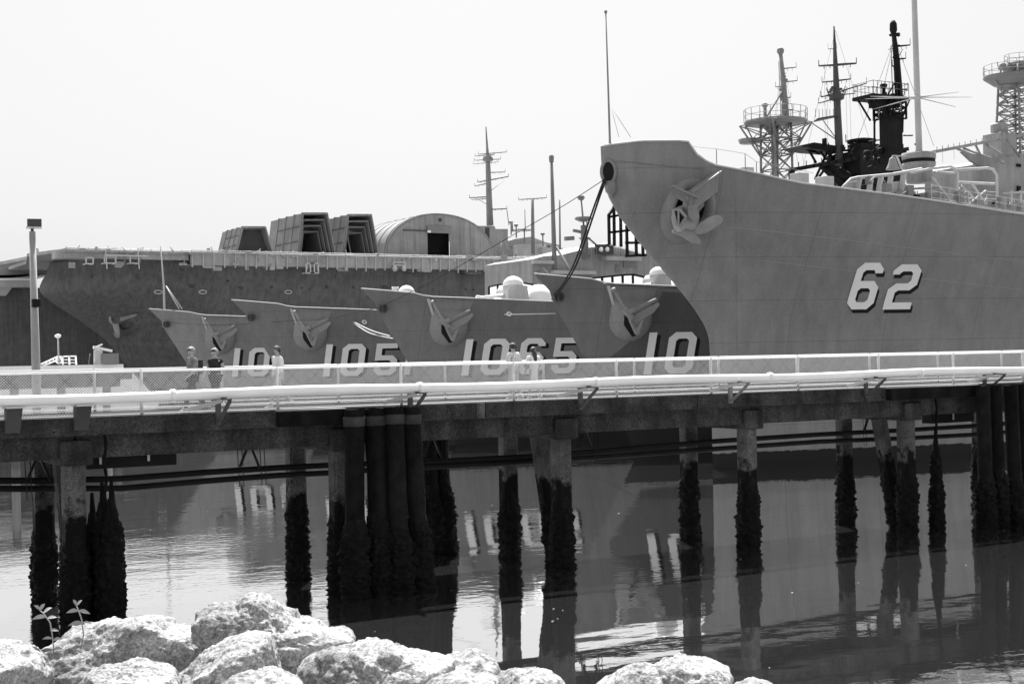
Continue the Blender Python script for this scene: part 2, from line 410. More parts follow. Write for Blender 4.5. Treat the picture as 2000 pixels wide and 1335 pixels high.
    p0, p1, p2, p3 = H(1404, 336, .35), H(1347, 374, 1.7), H(1313, 362, 1.7), H(1362, 386, 1.7)
    br.prism([p0, p0 + Vector((0, -.02, .06)), p1 + Vector((.25, 0, .08)), p1 + Vector((-.1, 0, .02))], (0, 0, -.07))
    def plate(a, b, w, th, mm=br):
        d = (b - a).normalized(); n_ = Vector((0, 0, 1)); x = d.cross(n_).normalized() * w / 2
        mm.prism([a - x, a + x, b + x, b - x], (0, 0, -th))
    plate(p0 + Vector((0, 0, .05)), p1, .5, .08); plate(p2, p3, .55, .08)
    br.prism([p0 + Vector((0, .03, 0)), p1 + Vector((0, .03, -.05)), p1 + Vector((.05, .2, -1.1)), p0 + Vector((0, .2, -1.0))], (.09, .03, 0))
    br.prism([p2 + Vector((0, .1, -.03)), p3 + Vector((0, .1, -.03)), p3 + Vector((0, .25, -.5)), p2 + Vector((.1, .25, -.45))], (.05, .06, 0))
    br.build('anchor_bracket', 'hull_grey', r)
    an = thing('anchor', None, None, (42.14, 62, 0)); an.parent = r; an.location = (0, 0, 0)
    sh_ = MB(); sh_.tube([H(1345, 378, 1.4), H(1345, 395, 1.2), H(1342, 425, 1.0)], [.3, .3, .3], 10); sh_.build('shank', 'anchor_grey', an)
    cw = MB()
    ctr = H(1341, 420, 1.15)
    prof = [(-.62, -.1), (-.5, .28), (-.2, .42), (.15, .55), (.5, .35), (.62, -.05), (.55, -.5), (.25, -.72), (-.15, -.62), (-.3, -.8), (-.5, -.55)]
    cw.prism([ctr + Vector((u * 1.25, -.15, w * 1.15)) for u, w in prof], (0, .55, 0)); cw.build('crown', 'anchor_grey', an, bevel=.09)
    hole = MB(); hole.prism([H(x, y, 1.95) for x, y in ((1317, 411), (1327, 413), (1336, 424), (1331, 437), (1321, 437))], (0, -.02, 0)); hole.build('shackle_hole', 'black_steel', an)
    rg = MB(); rg.bar(H(1325, 411, 2.05), H(1325, 440, 2.05), .1, .1); rg.bar(H(1314, 409, 2.0), H(1322, 441, 2.0), .13, .12); rg.bar(H(1326, 409, 2.0), H(1340, 424, 2.0), .12, .12); rg.bar(H(1340, 424, 2.0), H(1328, 442, 2.0), .12, .12); rg.build('shackle', 'anchor_grey', an)
    sd_ = MB(); sd_.prism([H(x, y, 1.6) for x, y in ((1342, 402), (1356, 399), (1363, 412), (1364, 428), (1352, 434), (1342, 424))], (0, -.12, 0)); sd_.build('crown_cheek', 'anchor_grey', an, bevel=.05)
    def fluke(px, th=.22, o=1.1):
        f = MB(); f.prism([H(x, y, o) for x, y in px], (0, -th, 0)); f.build('fluke', 'anchor_grey', an, bevel=.05)
    fluke([(1311, 447), (1329, 449), (1331, 440), (1352, 440), (1353, 455), (1364, 470), (1363, 478), (1352, 476), (1330, 462), (1311, 455)])
    fluke([(1352, 448), (1362, 437), (1378, 426), (1393, 420), (1403, 421), (1408, 428), (1405, 437), (1393, 446), (1375, 456), (1360, 459), (1352, 457)], .22, 1.2)
    # jackstaff
    js = MB(); p = onT(1191, 270, 61.9); q = onT(1188, 25, 61.9); q.x = p.x - .1
    js.tube([p - Vector((0, 0, 1.0)), p, q], [.075, .06, .035], 8); js.lathe(q, [(.07, -.05), (.09, .05), (.02, .14)], 8)
    js.build('jackstaff', 'mid_grey', r)
    st = MB()
    for x in (1209, 1232): st.tube([onT(1193, 208, 61.9), H(x, 268, 0)], .014, 4)
    st.build('jackstaff_stay', 'mid_grey', r)
    rl = MB(); w1, w2 = [], []
    for x, yt, yb in ((1400, 291, 333), (1456, 300, 341), (1478, 316, 345)):
        a = H(x, yb + 2, -.3); bb = onT(x + 2, yt, a.y); bb.x = a.x; rl.tube([a, bb], .025, 5)
        w1.append(bb)
    w1 = [H(1330, 284, -.2)] + w1 + [w1[-1] + Vector((4, 0, -.4))]
    rl.tube(w1, .012, 4); rl.build('lifeline', 'mid_grey', r)
    # bow structure standing on the forecastle
    T0 = 62
    lk = [(1446, 1464, 327, 340), (1551, 1571, 338, 356), (1601, 1620, 345, 368)]
    for l, rr, yt, yb in lk:
        a, b2 = onT(l, yt, 60.5), onT(rr, yb, 60.5)
        MB().box(((a.x + b2.x) / 2, 60.5, a.z - .7), (abs(b2.x - a.x) , .8, 1.4)).build('deck_locker', 'light_grey', r, bevel=.03)
    # breakwater with ribs
    bwk = MB(); top = [(1632, 379), (1660, 352), (1672, 347), (1740, 341), (1800, 332), (1812, 352), (1800, 372)]
    Y = 60.0
    poly = [onT(x, y, Y) for x, y in top] + [onT(1800, 400, Y), onT(1700, 392, Y)]
    # plate with arched openings, as a rim and posts
    bwk.tube([onT(x, y, Y) for x, y in ((1632, 381), (1652, 360), (1662, 350), (1675, 347), (1740, 341), (1800, 330))], [.10] * 6, 8)
    for x, y0, y1 in ((1674, 347, 392), (1697, 345, 394), (1716, 345, 392), (1735, 345, 398), (1760, 340, 402)):
        bwk.bar(onT(x + 5, y0, Y), onT(x - 4, y1 + 4, Y), .16, .3)
    bwk.prism([onT(x, y, Y + .2) for x, y in ((1628, 384), (1655, 357), (1674, 352), (1674, 395))], (0, .1, 0))
    bwk.prism([onT(x, y, Y + .2) for x, y in ((1735, 356), (1768, 352), (1772, 405), (1735, 400))], (0, .1, 0))
    bwk.build('breakwater', 'light_grey', r)
    xb = MB()
    for (x, yc, w) in ((1690, 361, 8), (1707, 360, 10), (1752, 360, 6)):
        xb.bar(onT(x - w, yc + 3, Y + .5), onT(x + w, yc - 1, Y + .5), .1, .1); xb.bar(onT(x, yc - 7, Y + .5), onT(x + 2, yc + 20, Y + .5), .1, .1)
    xb.bar(onT(1726, 360, Y + .5), onT(1727, 382, Y + .5), .08); xb.bar(onT(1741, 364, Y + .5), onT(1741, 376, Y + .5), .07)
    xb.build('window_bar', 'black_steel', r)
    # gun tub and foundation
    tb = MB(); c0 = onT(1795, 328, 61.5); rad = .95
    tb.lathe((c0.x, c0.y, c0.z), [(.75, -.9), (.8, -.1), (rad, 0), (rad + .05, .28), (rad - .02, .3), (rad - .02, .5), (rad + .05, .52), (rad + .06, .88), (rad - .1, .88), (rad - .1, .1)], 32)
    tb.build('gun_tub', 'ship_pale', r)
    tk = MB(); tk.lathe((c0.x, c0.y, c0.z), [(rad + .01, .3), (rad + .01, .5)], 32); tk.build('tub_band', 'black_steel', r)
    mp = MB(); mb = Vector((c0.x + .05, 61.5, c0.z + .3)); mt = Vector((c0.x - .25, 61.5, 34)); mp.tube([mb, mt], [.2, .15], 12)
    mp.build('pole_mast', 'light_grey', r)
    sp = MB(); h = onT(1790, 190, 61.5); h.x = mb.x - .08
    for x, y in ((1706, 212), (1690, 193), (1700, 188), (1880, 178), (1908, 187), (1873, 206)):
        dx = (x - 1790) / 30.0; sp.tube([h, h + Vector((dx * .8, -dx * .35 if dx > 0 else -dx * .5, (190 - y) / 31.0 - .02 * dx))], [.04, .015], 6)
    sp.lathe(h, [(.2, -.12), (.24, 0), (.18, .14)], 12)
    sp.build('antenna_rod', 'light_grey', r)
    # bell
    bl = MB(); bc = onT(1744, 331, 60.8); bl.lathe(bc, [(.42, 0), (.40, .05), (.30, .25), (.22, .5), (.2, .64), (.12, .7), (.05, .72), (.05, .82)], 20)
    bl.build('ship_bell', 'anchor_grey', r)
    bf = MB(); bf.bar(onT(1744, 304, 60.8), onT(1772, 305, 61.2), .07); bf.bar(onT(1752, 306, 60.9), onT(1764, 336, 61), .09); bf.build('bell_frame', 'light_grey', r)
    # tubular frames and ladder
    fr = MB()
    def px(path, rr, Y=59.5, mb=fr): mb.tube([onT(x, y, Y) for x, y in path], rr, 8)
    px([(1780, 338), (1820, 329), (1855, 325), (1864, 328), (1870, 338), (1871, 408)], .085)
    px([(1868, 332), (1930, 328), (1940, 331), (1947, 342), (1948, 418)], .08)
    px([(1830, 336), (1868, 338)], .07); px([(1873, 356), (1942, 359)], .08)
    px([(1820, 345), (1865, 404)], .07); px([(1896, 356), (1938, 415)], .07); px([(1878, 362), (1930, 415)], .05); px([(1925, 372), (1880, 408)], .05)
    for y in (374, 388, 403): px([(1918, y), (1944, y + 1)], .025)
    fr.build('tubular_frame', 'pale_grey', r)
    pv = MB(); px([(1755, 372), (1790, 368), (1835, 366)], .07, 60, pv); px([(1765, 382), (1820, 384), (1838, 372)], .06, 60, pv)
    pv.lathe(onT(1760, 384, 60), [(.55, -.4), (.5, .1), (.3, .3), (.05, .4)], 16); pv.lathe(onT(1782, 384, 59.8), [(.18, -.3), (.2, .3)], 12)
    pv.box(onT(1815, 392, 60.2), (1.8, .8, .8)); pv.build('winch', 'ship_pale', r, bevel=.04)
    dr = MB(); pv2 = onT(1789, 384, 59.6); dr.lathe(pv2, [(.16, -.25), (.16, .2)], 12, 'x'); dr.build('vent_mouth', 'black_steel', r)
    rr_ = MB(); 
    for x in range(1820, 2001, 18):
        yb = 398 + (x - 1820) * .165; a = H(x, yb, -.1); rr_.tube([a, a + Vector((0, 0, 1.05))], .018, 4)
    for dz in (.35, .7, 1.03): rr_.tube([H(x, 398 + (x - 1820) * .165, -.1) + Vector((0, 0, dz)) for x in range(1820, 2001, 30)], .010, 4)
    rr_.build('deck_railing', 'light_grey', r)
    R_ = random.Random(4); k = MB()
    for i in range(46):
        x = R_.uniform(1835, 2000); y = 396 + (x - 1820) * .165 - R_.uniform(2, 26); q = onT(x, y, R_.uniform(58.5, 61.5))
        if R_.random() < .5: k.box(q, (R_.uniform(.15, .6), .3, R_.uniform(.15, .7)))
        else: k.tube([q, q + Vector((R_.uniform(-.6, .6), 0, R_.uniform(-.5, .8)))], .035, 4)
    k.build('deck_clutter', 'ship_pale', r, kind='stuff')
    k = MB()
    for i in range(30):
        x = R_.uniform(1680, 1840); y = 352 + (x - 1680) * .2 + R_.uniform(-4, 22); q = onT(x, y, R_.uniform(58.5, 61.5))
        if R_.random() < .5: k.box(q, (R_.uniform(.15, .5), .3, R_.uniform(.15, .5)))
        else: k.tube([q, q + Vector((R_.uniform(-.7, .7), 0, R_.uniform(-.4, .6)))], .04, 4)
    k.build('deck_clutter', 'mid_grey', r, kind='stuff')
    # white ladder of draught marks by the stem
    dm = MB()
    for k in range(6):
        zc = .25 + k * .32; dm.add([big.pt(51.2, zc - .07, .03), big.pt(51.42, zc - .07, .03), big.pt(51.42, zc + .07, .03), big.pt(51.2, zc + .07, .03)], [(0, 1, 2, 3)])
    dm.build('draught_mark', 'white_paint', r)
    return r
big_root = build_big()

# ------------------------------------------------------------------ the four frigates nested side by side
FSTEM = [(-3, 9.5), (0, 7.6), (3, 5.7), (6.2, 3.65), (7.2, 3.0), (8.1, 2.45), (9.0, 1.85), (9.9, 1.32), (10.35, 1.25), (10.7, .85), (11.55, 0), (13, 0)]
FTOP = [(0, 11.5), (4.0, 11.05), (4.06, 10.86), (13, 10.42), (40, 10.0), (100, 9.8)]
def frig(cy, x0, bmax=6.2):
    s = Ship(cy, FSTEM, lambda d: lerp(FTOP, d), lambda d: (bmax + .6) * (1 - math.exp(-d / 10.5)), lambda d: min(.22 * d, bmax - .6), 1.35, 10.9, 85)
    s.x0 = x0; return s
FR = {'A': frig(129, 37.35), 'B': frig(111, 38.9), 'C': frig(93, 42.23), 'D': frig(75, 45.75, 5.2)}
def lattice(mb, c, z0, z1, w0, w1, n, r=.09):
    cs = [(-1, -1), (1, -1), (1, 1), (-1, 1)]
    for k in range(n):
        za, zb = z0 + (z1 - z0) * k / n, z0 + (z1 - z0) * (k + 1) / n; wa, wb = w0 + (w1 - w0) * k / n, w0 + (w1 - w0) * (k + 1) / n
        A = [Vector((c[0] + a * wa, c[1] + b * wa, za)) for a, b in cs]; Bp = [Vector((c[0] + a * wb, c[1] + b * wb, zb)) for a, b in cs]
        for i in range(4):
            j = (i + 1) % 4; mb.tube([A[i], Bp[i]], r, 5); mb.tube([A[i], Bp[j]], r * .55, 4); mb.tube([A[j], Bp[i]], r * .55, 4); mb.tube([Bp[i], Bp[j]], r * .55, 4)
def yard(mb, c, z, l, rr, r=.06, tilt=0.0, ax=(.6, -.8, 0)):
    """a yard crossing the mast: l metres to the image-left, rr to the right"""
    a = Vector(ax).normalized(); p = Vector((c[0], c[1], z)); L = p - a * l + Vector((0, 0, -tilt * l)); R = p + a * rr + Vector((0, 0, tilt * rr))
    mb.tube([L, p, R], [r * .6, r, r * .6], 6)
    for q in (L, R): mb.tube([q, q + Vector((0, 0, .6))], r * .35, 4)
    for f in (.35, .7):
        for q in (L, R): w = p + (q - p) * f; mb.tube([w, w - Vector((0, 0, .35))], r * .3, 4)
def clutter(root, c, rad, h, n, seed, m='mast_grey', size=1.0):
    """small fittings, boxes, brackets and whips bolted about a mast or deck"""
    R_ = random.Random(seed); k = MB()
    for i in range(n):
        a = R_.uniform(0, 6.28); q = Vector(c) + Vector((math.cos(a) * rad * R_.random() ** .5, math.sin(a) * rad * R_.random() ** .5, R_.uniform(0, h)))
        t = R_.random()
        if t < .45: k.box(q, (R_.uniform(.12, .5) * size, R_.uniform(.12, .5) * size, R_.uniform(.15, .6) * size))
        elif t < .8: k.tube([q, q + Vector((R_.uniform(-.7, .7), R_.uniform(-.7, .7), R_.uniform(-.6, 1.2))) * size], .05 * size, 4)
        else: k.lathe(q, [(.1 * size, 0), (.28 * size, .2 * size), (.2 * size, .4 * size)], 8)
    k.build('fitting_cluster', m, root, kind='stuff')
def rail_ring(mb, c, rx, ry, z, n=14, h=1.0, r=.03):
    pts = [Vector((c[0] + math.cos(2*math.pi*k/n) * rx, c[1] + math.sin(2*math.pi*k/n) * ry, z)) for k in range(n + 1)]
    for p in pts: mb.tube([p, p + Vector((0, 0, h))], r, 4)
    for hh in (h, h * .5): mb.tube([p + Vector((0, 0, hh)) for p in pts], r * .7, 4)
def dome(mb, c, r, h=None, n=20):
    h = h or r; mb.lathe(c, [(r, 0)] + [(r * math.cos(a), h * math.sin(a)) for a in [i * math.pi / 2 / 7 for i in range(1, 7)]] + [(.01, h)], n)

def frigate_anchor(sh, root, m):
    # positions measured on ship C, expressed relative to its stem
    C0 = FR['C']; rel = lambda x, y, off=0.0: (lambda p: (p.x - C0.x0, p.z))(C0.hit(x, y, off))
    P = lambda x, y, off: (lambda q: sh.pt(sh.x0 + q[0], q[1], off))(rel(x, y))
    pocket = MB(); rows = []
    # faired pocket: from the deck edge down to the rounded bolster
    tab = [(0, 833, 924, 583), (.2, 838, 920, 596), (.4, 843, 915, 612), (.58, 840, 913, 630), (.72, 838, 912, 645), (.84, 842, 906, 658), (.93, 850, 896, 668), (1.0, 862, 882, 674)]
    for i in range(29):
        f = i / 28; xl = lerp([(a, b) for a, b, c, d in tab], f); xr = lerp([(a, c) for a, b, c, d in tab], f); y = lerp([(a, d) for a, b, c, d in tab], f); row = []
        for k in range(21):
            g = k / 20; q = rel(xl + (xr - xl) * g, y + 3 * g)
            bulge = math.sin(math.pi * g) ** .6 * (.10 + .95 * math.sin(min(1, max(0, (f - .35) / .65)) * math.pi) ** .8 if f > .35 else .10)
            row.append(sh.pt(sh.x0 + q[0], min(q[1], sh.top(q[0]) - .02), .02 + bulge))
        rows.append(row)
    pocket.grid(rows); pocket.build('anchor_pocket', m, root)  # lighter grey here than on most of the hulls
    fl = MB(); fl.prism([P(833, 583, .02), P(836, 583, .16), P(846, 620, .16), P(858, 650, .3), P(855, 652, .02)], (.06, 0, 0)); fl.build('pocket_edge', 'light_grey', root)
    org = ORG[root.name]; an = thing('anchor', None, None, org); an.parent = root; an.location = (0, 0, 0)
    s_ = MB(); s_.bar(P(837, 590, .55), P(851, 622, .9), .2, .16); s_.bar(P(851, 622, .9), P(872, 664, 1.0), .26, .2); s_.tube([P(836, 588, .55), P(838, 594, .6)], .14, 8); s_.build('shank', 'anchor_grey', an)
    c_ = MB(); c_.bar(P(848, 622, .95), P(862, 640, 1.05), .55, .3); c_.bar(P(856, 628, 1.1), P(866, 624, 1.1), .3, .3); c_.build('crown', 'anchor_grey', an, bevel=.03)
    def fl_(pts, o, th):
        f = MB(); f.prism([P(x, y, o) for x, y in pts], (0, -th, 0)); f.build('fluke', 'anchor_grey', an, bevel=.03)
    fl_([(858, 628), (880, 615), (903, 605), (905, 609), (880, 621), (862, 633)], 1.0, .18)
    fl_([(862, 634), (885, 624), (909, 612), (911, 617), (900, 630), (884, 639), (866, 645)], .95, .12)
    fl_([(867, 660), (880, 640), (882, 642), (874, 666), (870, 668)], 1.05, .1)
    dk = MB(); dk.prism([P(850, 634, .95), P(862, 642, .95), P(872, 668, .9), P(866, 670, .85), P(852, 650, .8)], (0, -.05, 0)); dk.build('hawse_opening', 'black_steel', root)

def build_frigate(key, label, hm, pm, digs, gear):
    sh = FR[key]; r = thing('frigate', label, 'ship', (sh.x0, sh.cy, 0), 'frigates moored side by side')
    ship_hull(sh, r, hm, lambda d: .25 if d < 4.06 else .05)
    pts = []
    for i in range(50):
        x = sh.x0 + .05 + (i / 49) ** 1.6 * 60; pts.append(sh.pt(x, sh.top(x - sh.x0) + .01, -.02))
    MB().tube(pts, .045, 5).build('gunwale', 'light_grey', r)
    C0 = FR['C']; specs = []
    zb, zt = C0.hit(908, 733).z, C0.hit(915, 662).z
    xs = {i: (C0.hit(l, 697).x - C0.x0, C0.hit(q, 697).x - C0.x0) for i, (l, q) in enumerate(((905, 919), (941, 991), (1013, 1061), (1079, 1125)))}
    for i, ch in enumerate(digs):
        a, b = xs[i]
        if ch == '1' and i > 0: b = a + xs[0][1] - xs[0][0]
        specs.append((ch, sh.x0 + a, sh.x0 + b, zb, zt))
    number(sh, r, specs, .28, .16)
    frigate_anchor(sh, r, pm)
    # bullnose chock at the stem and a small fairlead
    bn = MB(); c = Vector((sh.x0 + 1.5, sh.cy - .3, 10.05))
    bn.prism([c + Vector((u * .75, -.15, w * .75)) for u, w in ((-.42, -.2), (-.3, .28), (.1, .34), (.45, .2), (.5, -.15), (.2, -.34), (-.2, -.36))], (0, .35, 0))
    bn.tube([c + Vector((.1 + math.cos(2*math.pi*k/12) * .2, -.28, math.sin(2*math.pi*k/12) * .26)) for k in range(13)], .05, 6, False)
    bn.build('bullnose', 'dark_grey', r)
    q = sh.pt(sh.x0 + 10.2, 9.55, .02); fl = MB()
    fl.tube([q + Vector((math.cos(2*math.pi*k/12) * .17, 0, math.sin(2*math.pi*k/12) * .13)) for k in range(13)], .06, 6, False); fl.build('fairlead', 'white_paint', r)
    gear(sh, r); return r
def deck_gun(sh, r, x, y, T=None, s=1.0):
    c = onT(x, y, sh.cy); g = thing('gun_mount', None, None, ORG[r.name]); g.parent = r; g.location = (0, 0, 0); z = 10.0
    t = MB(); t.prism([c + Vector((-1.05 * s, -1.0 * s, -1.5)), c + Vector((-.95 * s, -1.0 * s, .1)), c + Vector((-.6 * s, -1.0 * s, .55 * s)), c + Vector((.9 * s, -1.0 * s, .5 * s)), c + Vector((1.15 * s, -1.0 * s, -1.5))], (0, 2.0 * s, 0)); t.build('turret', 'pale_grey', g, bevel=.12)
    d = MB(); dome(d, c + Vector((0, -.2, .5 * s)), .85 * s, .75 * s); d.build('turret_dome', 'white_paint', g)
    w = MB(); dome(w, c + Vector((2.3 * s, -.3, -.9)), 1.5 * s, 1.55 * s); w.build('weather_cover', 'white_paint', g)
    b = MB(); b.tube([c + Vector((-1.0 * s, -.3, -.3)), c + Vector((-3.0 * s, -.3, -.45)), c + Vector((-3.4 * s, -.3, -.45))], [.16, .12, .18], 10); dome(b, c + Vector((-1.7 * s, -.3, -1.15)), .95 * s, .75 * s); b.build('gun_barrel', 'white_paint', g)
def framed_box(sh, r, path, Y, ybot):
    """black framed enclosure with pale sheeting: top outline in sight-line pairs"""
    fr = MB(); pn = MB(); zb = onT(path[0][0], ybot, Y).z
    P = [onT(x, y, Y) for x, y in path]
    for a, b in zip(P, P[1:]):
        fr.bar(a, b, .12); fr.bar(a, Vector((a.x, a.y, zb)), .12)
        pn.prism([a + Vector((0, .08, 0)), b + Vector((0, .08, 0)), Vector((b.x, b.y + .08, zb)), Vector((a.x, a.y + .08, zb))], (0, .03, 0))
    b = P[-1]; fr.bar(b, Vector((b.x, b.y, zb)), .12)
    fr.build('enclosure_frame', 'black_steel', r); pn.build('enclosure_sheet', 'sheeting', r)

def gear_A(sh, r):
    p = onT(321, 602, sh.cy); q = onT(317, 481, sh.cy); g = MB(); q.x = p.x - .25; g.tube([p - Vector((0, 0, .3)), onT(320, 560, sh.cy), q], [.12, .09, .05], 8)
    g.build('jackstaff', 'light_grey', r)
    b = MB(); 
    for x in (350, 356): b.tube([onT(324, 558, sh.cy), onT(x, 603, sh.cy - .8)], .06, 5)
    b.build('jackstaff_brace', 'light_grey', r)
    # lattice mast far aft
    c = onT(1517, 340, sh.cy); m = thing('lattice_mast', None, None, ORG[r.name]); m.parent = r; m.location = (0, 0, 0)
    zp = onT(1510, 238, sh.cy).z; zt = onT(1527, 97, sh.cy).z
    l = MB(); lattice(l, (c.x, c.y), 9.5, zp - .2, 1.45, 1.25, 13, .15); lattice(l, (c.x, c.y), zp - 4, zp - .2, 1.3, 3.0, 2, .12); clutter(m, (c.x, c.y, zp - 1.2), 2.2, 1.6, 16, 5); l.tube([(c.x - .4, c.y, 9.5), (c.x - .4, c.y, zp)], .28, 8)
    for sx in (-1, 1):
        for sy in (-1, 1): l.tube([(c.x + sx * 1.2, c.y + sy * 1.2, zp - 4), (c.x + sx * 2.5, c.y + sy * 2.5, zp - .2)], .09, 5)
    l.build('mast_tower', 'mast_grey', m)
    pf = MB(); pf.lathe((c.x, c.y, zp), [(3.5, -.2), (3.7, -.1), (3.7, .12)], 18); pf.lathe((c.x - 1.5, c.y + 3, zp - 2.2), [(1.2, 0), (1.4, .5)], 10); pf.build('platform', 'mast_grey', m)
    rg = MB(); rail_ring(rg, (c.x, c.y), 3.7, 3.7, zp, 18, 1.5, .05); rg.build('platform_railing', 'mast_grey', m)
    tm = MB(); c2 = (c.x + .8, c.y - .4); hh = zt - zp; tm.tube([(c2[0] + .5, c2[1], zp), (c2[0] + .15, c2[1], zp + hh * .55), (c2[0] - .2, c2[1], zt - .5)], [.42, .32, .22], 8)
    tm.lathe((c2[0] - .2, c2[1], zt - .7), [(.25, 0), (.42, .25), (.42, .6), (.2, .8)], 10); tm.tube([(c2[0] - .3, c2[1], zp), (c2[0] - .5, c2[1], zt - 1.5)], .06, 4)
    tm.tube([(c2[0] - 2.0, c2[1] + 1.2, zp), (c2[0], c2[1], zp + hh * .42)], .1, 5); tm.lathe((c.x - 1.6, c.y, zp), [(.2, 0), (.2, 1.6), (.45, 1.9), (.1, 2.2)], 8); tm.build('topmast', 'mast_grey', m)
    ya = MB(); zz = lambda y: onT(1530, y, sh.cy).z
    for y_, a, b in ((136, .2, 1.6), (162, .2, 1.7), (170, .9, .3), (193, .2, .9), (217, .2, 1.2)): yard(ya, (c2[0] + .1, c2[1]), zz(y_), a, b, .10)
    ya.build('yard', 'mast_grey', m); clutter(m, (c2[0], c2[1], zp + 1), .6, 5, 14, 31, 'mast_grey', .7)
    hy = MB()
    for dx, dz in ((-4, 0), (-2, 0), (5, 0), (9, -4)): hy.tube([(c2[0], c2[1], zt - 1.5), (c2[0] + dx, c2[1] + .4 * dx, zp - (10 if abs(dx) > 3 else 0) + dz)], .02, 4)
    hy.build('rigging', 'mast_grey', m)
def gear_B(sh, r):
    # small gun dome seen over the next bulwark
    d = MB(); dome(d, onT(794, 574, sh.cy), .75); d.lathe(onT(772, 568, sh.cy - .5), [(.16, -.4), (.16, .1), (.3, .1), (.3, .35)], 10); d.build('deck_vent', 'white_paint', r)
    c = onT(1640, 345, sh.cy); m = thing('pole_mast', None, None, ORG[r.name]); m.parent = r; m.location = (0, 0, 0); zt = onT(1633, 52, sh.cy).z
    zz = lambda y: onT(1637, y, sh.cy).z
    p = MB(); p.tube([(c.x, c.y, 9), (c.x, c.y, zz(285)), (c.x - .2, c.y, zz(185)), (c.x - .3, c.y, zz(120)), (c.x - .4, c.y, zt)], [.48, .42, .36, .24, .08], 10); p.build('mast_pole', 'dark_grey', m)
    clutter(m, (c.x - .2, c.y, zz(200)), .9, 1.6, 16, 9, 'dark_grey', .8); clutter(m, (c.x - .2, c.y, zz(330)), 1.8, 3, 22, 12, 'black_steel', 1.2)
    y_ = MB(); cc = (c.x - .2, c.y)
    for yy, a, b, t, rr in ((95, .8, .1, 0, .06), (127, 1.8, 2.1, -.03, .16), (158, 1.5, 1.5, .02, .11), (181, 1.6, 3.1, .22, .1), (186, 1.7, 1.9, 0, .08), (192, 1.9, .8, .2, .09)): yard(y_, cc, zz(yy), a, b, rr, t)
    y_.build('yard', 'dark_grey', m)
    k = MB(); k.lathe((cc[0], cc[1], zz(190)), [(.4, -.4), (.8, -.2), (.8, .1), (.5, .4), (.3, .8)], 12)
    for i in range(9): a = i * .7; k.tube([(cc[0] + math.cos(a) * .7, cc[1] + math.sin(a) * .7, zz(190)), (cc[0] + math.cos(a) * 1.1, cc[1] + math.sin(a) * 1.1, zz(190) + 1.0)], .05, 4)
    k.build('crosstree', 'dark_grey', m)
    hy = MB()
    for dx, yy in ((-1.6, 127), (1.8, 127), (-1.3, 158), (1.3, 158), (-4.5, 60), (5.5, 60)): hy.tube([(cc[0] + (dx if abs(dx) < 3 else 0), cc[1], zz(yy)), (cc[0] + dx * 1.1, cc[1], zz(335))], .018, 4)
    hy.build('rigging', 'dark_grey', m)
    lp = MB(); z = zz(230); lp.prism([(cc[0] - 2.4, cc[1] + .9, z - .5), (cc[0] - .2, cc[1] + .2, z), (cc[0] - .2, cc[1] - .4, z + .1), (cc[0] - 2.4, cc[1] + .3, z - .3)], (0, 0, .15)); lp.tube([(cc[0] - 2.7, cc[1] + .9, z - .6), (cc[0], cc[1], z - 2.4)], .06, 4); lp.tube([(cc[0] - 1.4, cc[1] + .6, z - .3), (cc[0], cc[1], z - 2.4)], .05, 4)
    for i in range(7): lp.tube([(cc[0] - i * .38, cc[1] + i * .13, z), (cc[0] - i * .38, cc[1] + i * .13, z + .9)], .035, 4)
    lp.build('platform', 'dark_grey', m)
    fa = MB(); z = zz(285)
    A = onT(1560, 285, sh.cy); Bq = onT(1590, 278, sh.cy); Cq = onT(1652, 287, sh.cy)
    fa.prism([A, Bq, Cq, onT(1650, 296, sh.cy), onT(1600, 292, sh.cy)], (0, 3.0, 0))
    for x0_, y0_, x1_, y1_ in ((1578, 290, 1594, 318), (1600, 292, 1614, 312), (1640, 292, 1600, 345), (1618, 292, 1592, 350), (1612, 292, 1640, 330), (1560, 286, 1600, 300)): fa.tube([onT(x0_, y0_, sh.cy + 1), onT(x1_, y1_, sh.cy + 1)], .14, 5)
    fa.build('flat_antenna', 'black_steel', m)
    ho = MB(); a = onT(1664, 300, sh.cy); ho.box((a.x + 1.5, a.y, a.z - 4), (5.5, 5, 8)); ho.lathe((a.x + 1.4, a.y, a.z), [(.6, 0), (.6, .9), (1.5, 1.2), (1.6, 1.5), (.6, 1.7)], 12); ho.box((a.x + 1, a.y - 1, a.z + .4), (3.2, 2, .9)); ho.build('deckhouse', 'black_steel', r)
    bm_ = MB(); bm_.bar(onT(1545, 332, sh.cy - 2), onT(1772, 291, sh.cy - 2), .5, .4)
    for i in range(14):
        p0 = onT(1560 + i * 15, 332 - i * 2.8, sh.cy - 2.3); bm_.tube([p0, p0 + Vector((0, 0, .8))], .06, 4)
    bm_.lathe(onT(1546, 334, sh.cy - 2), [(.3, -1.4), (.35, .2)], 8)
    for x0_, y0_, x1_, y1_ in ((1600, 320, 1660, 375), (1612, 322, 1690, 372), (1640, 330, 1700, 372), (1628, 340, 1668, 352)): bm_.tube([onT(x0_, y0_, sh.cy - 1.5), onT(x1_, y1_, sh.cy - 1.5)], .3, 6)
    bm_.build('boom', 'black_steel', r)
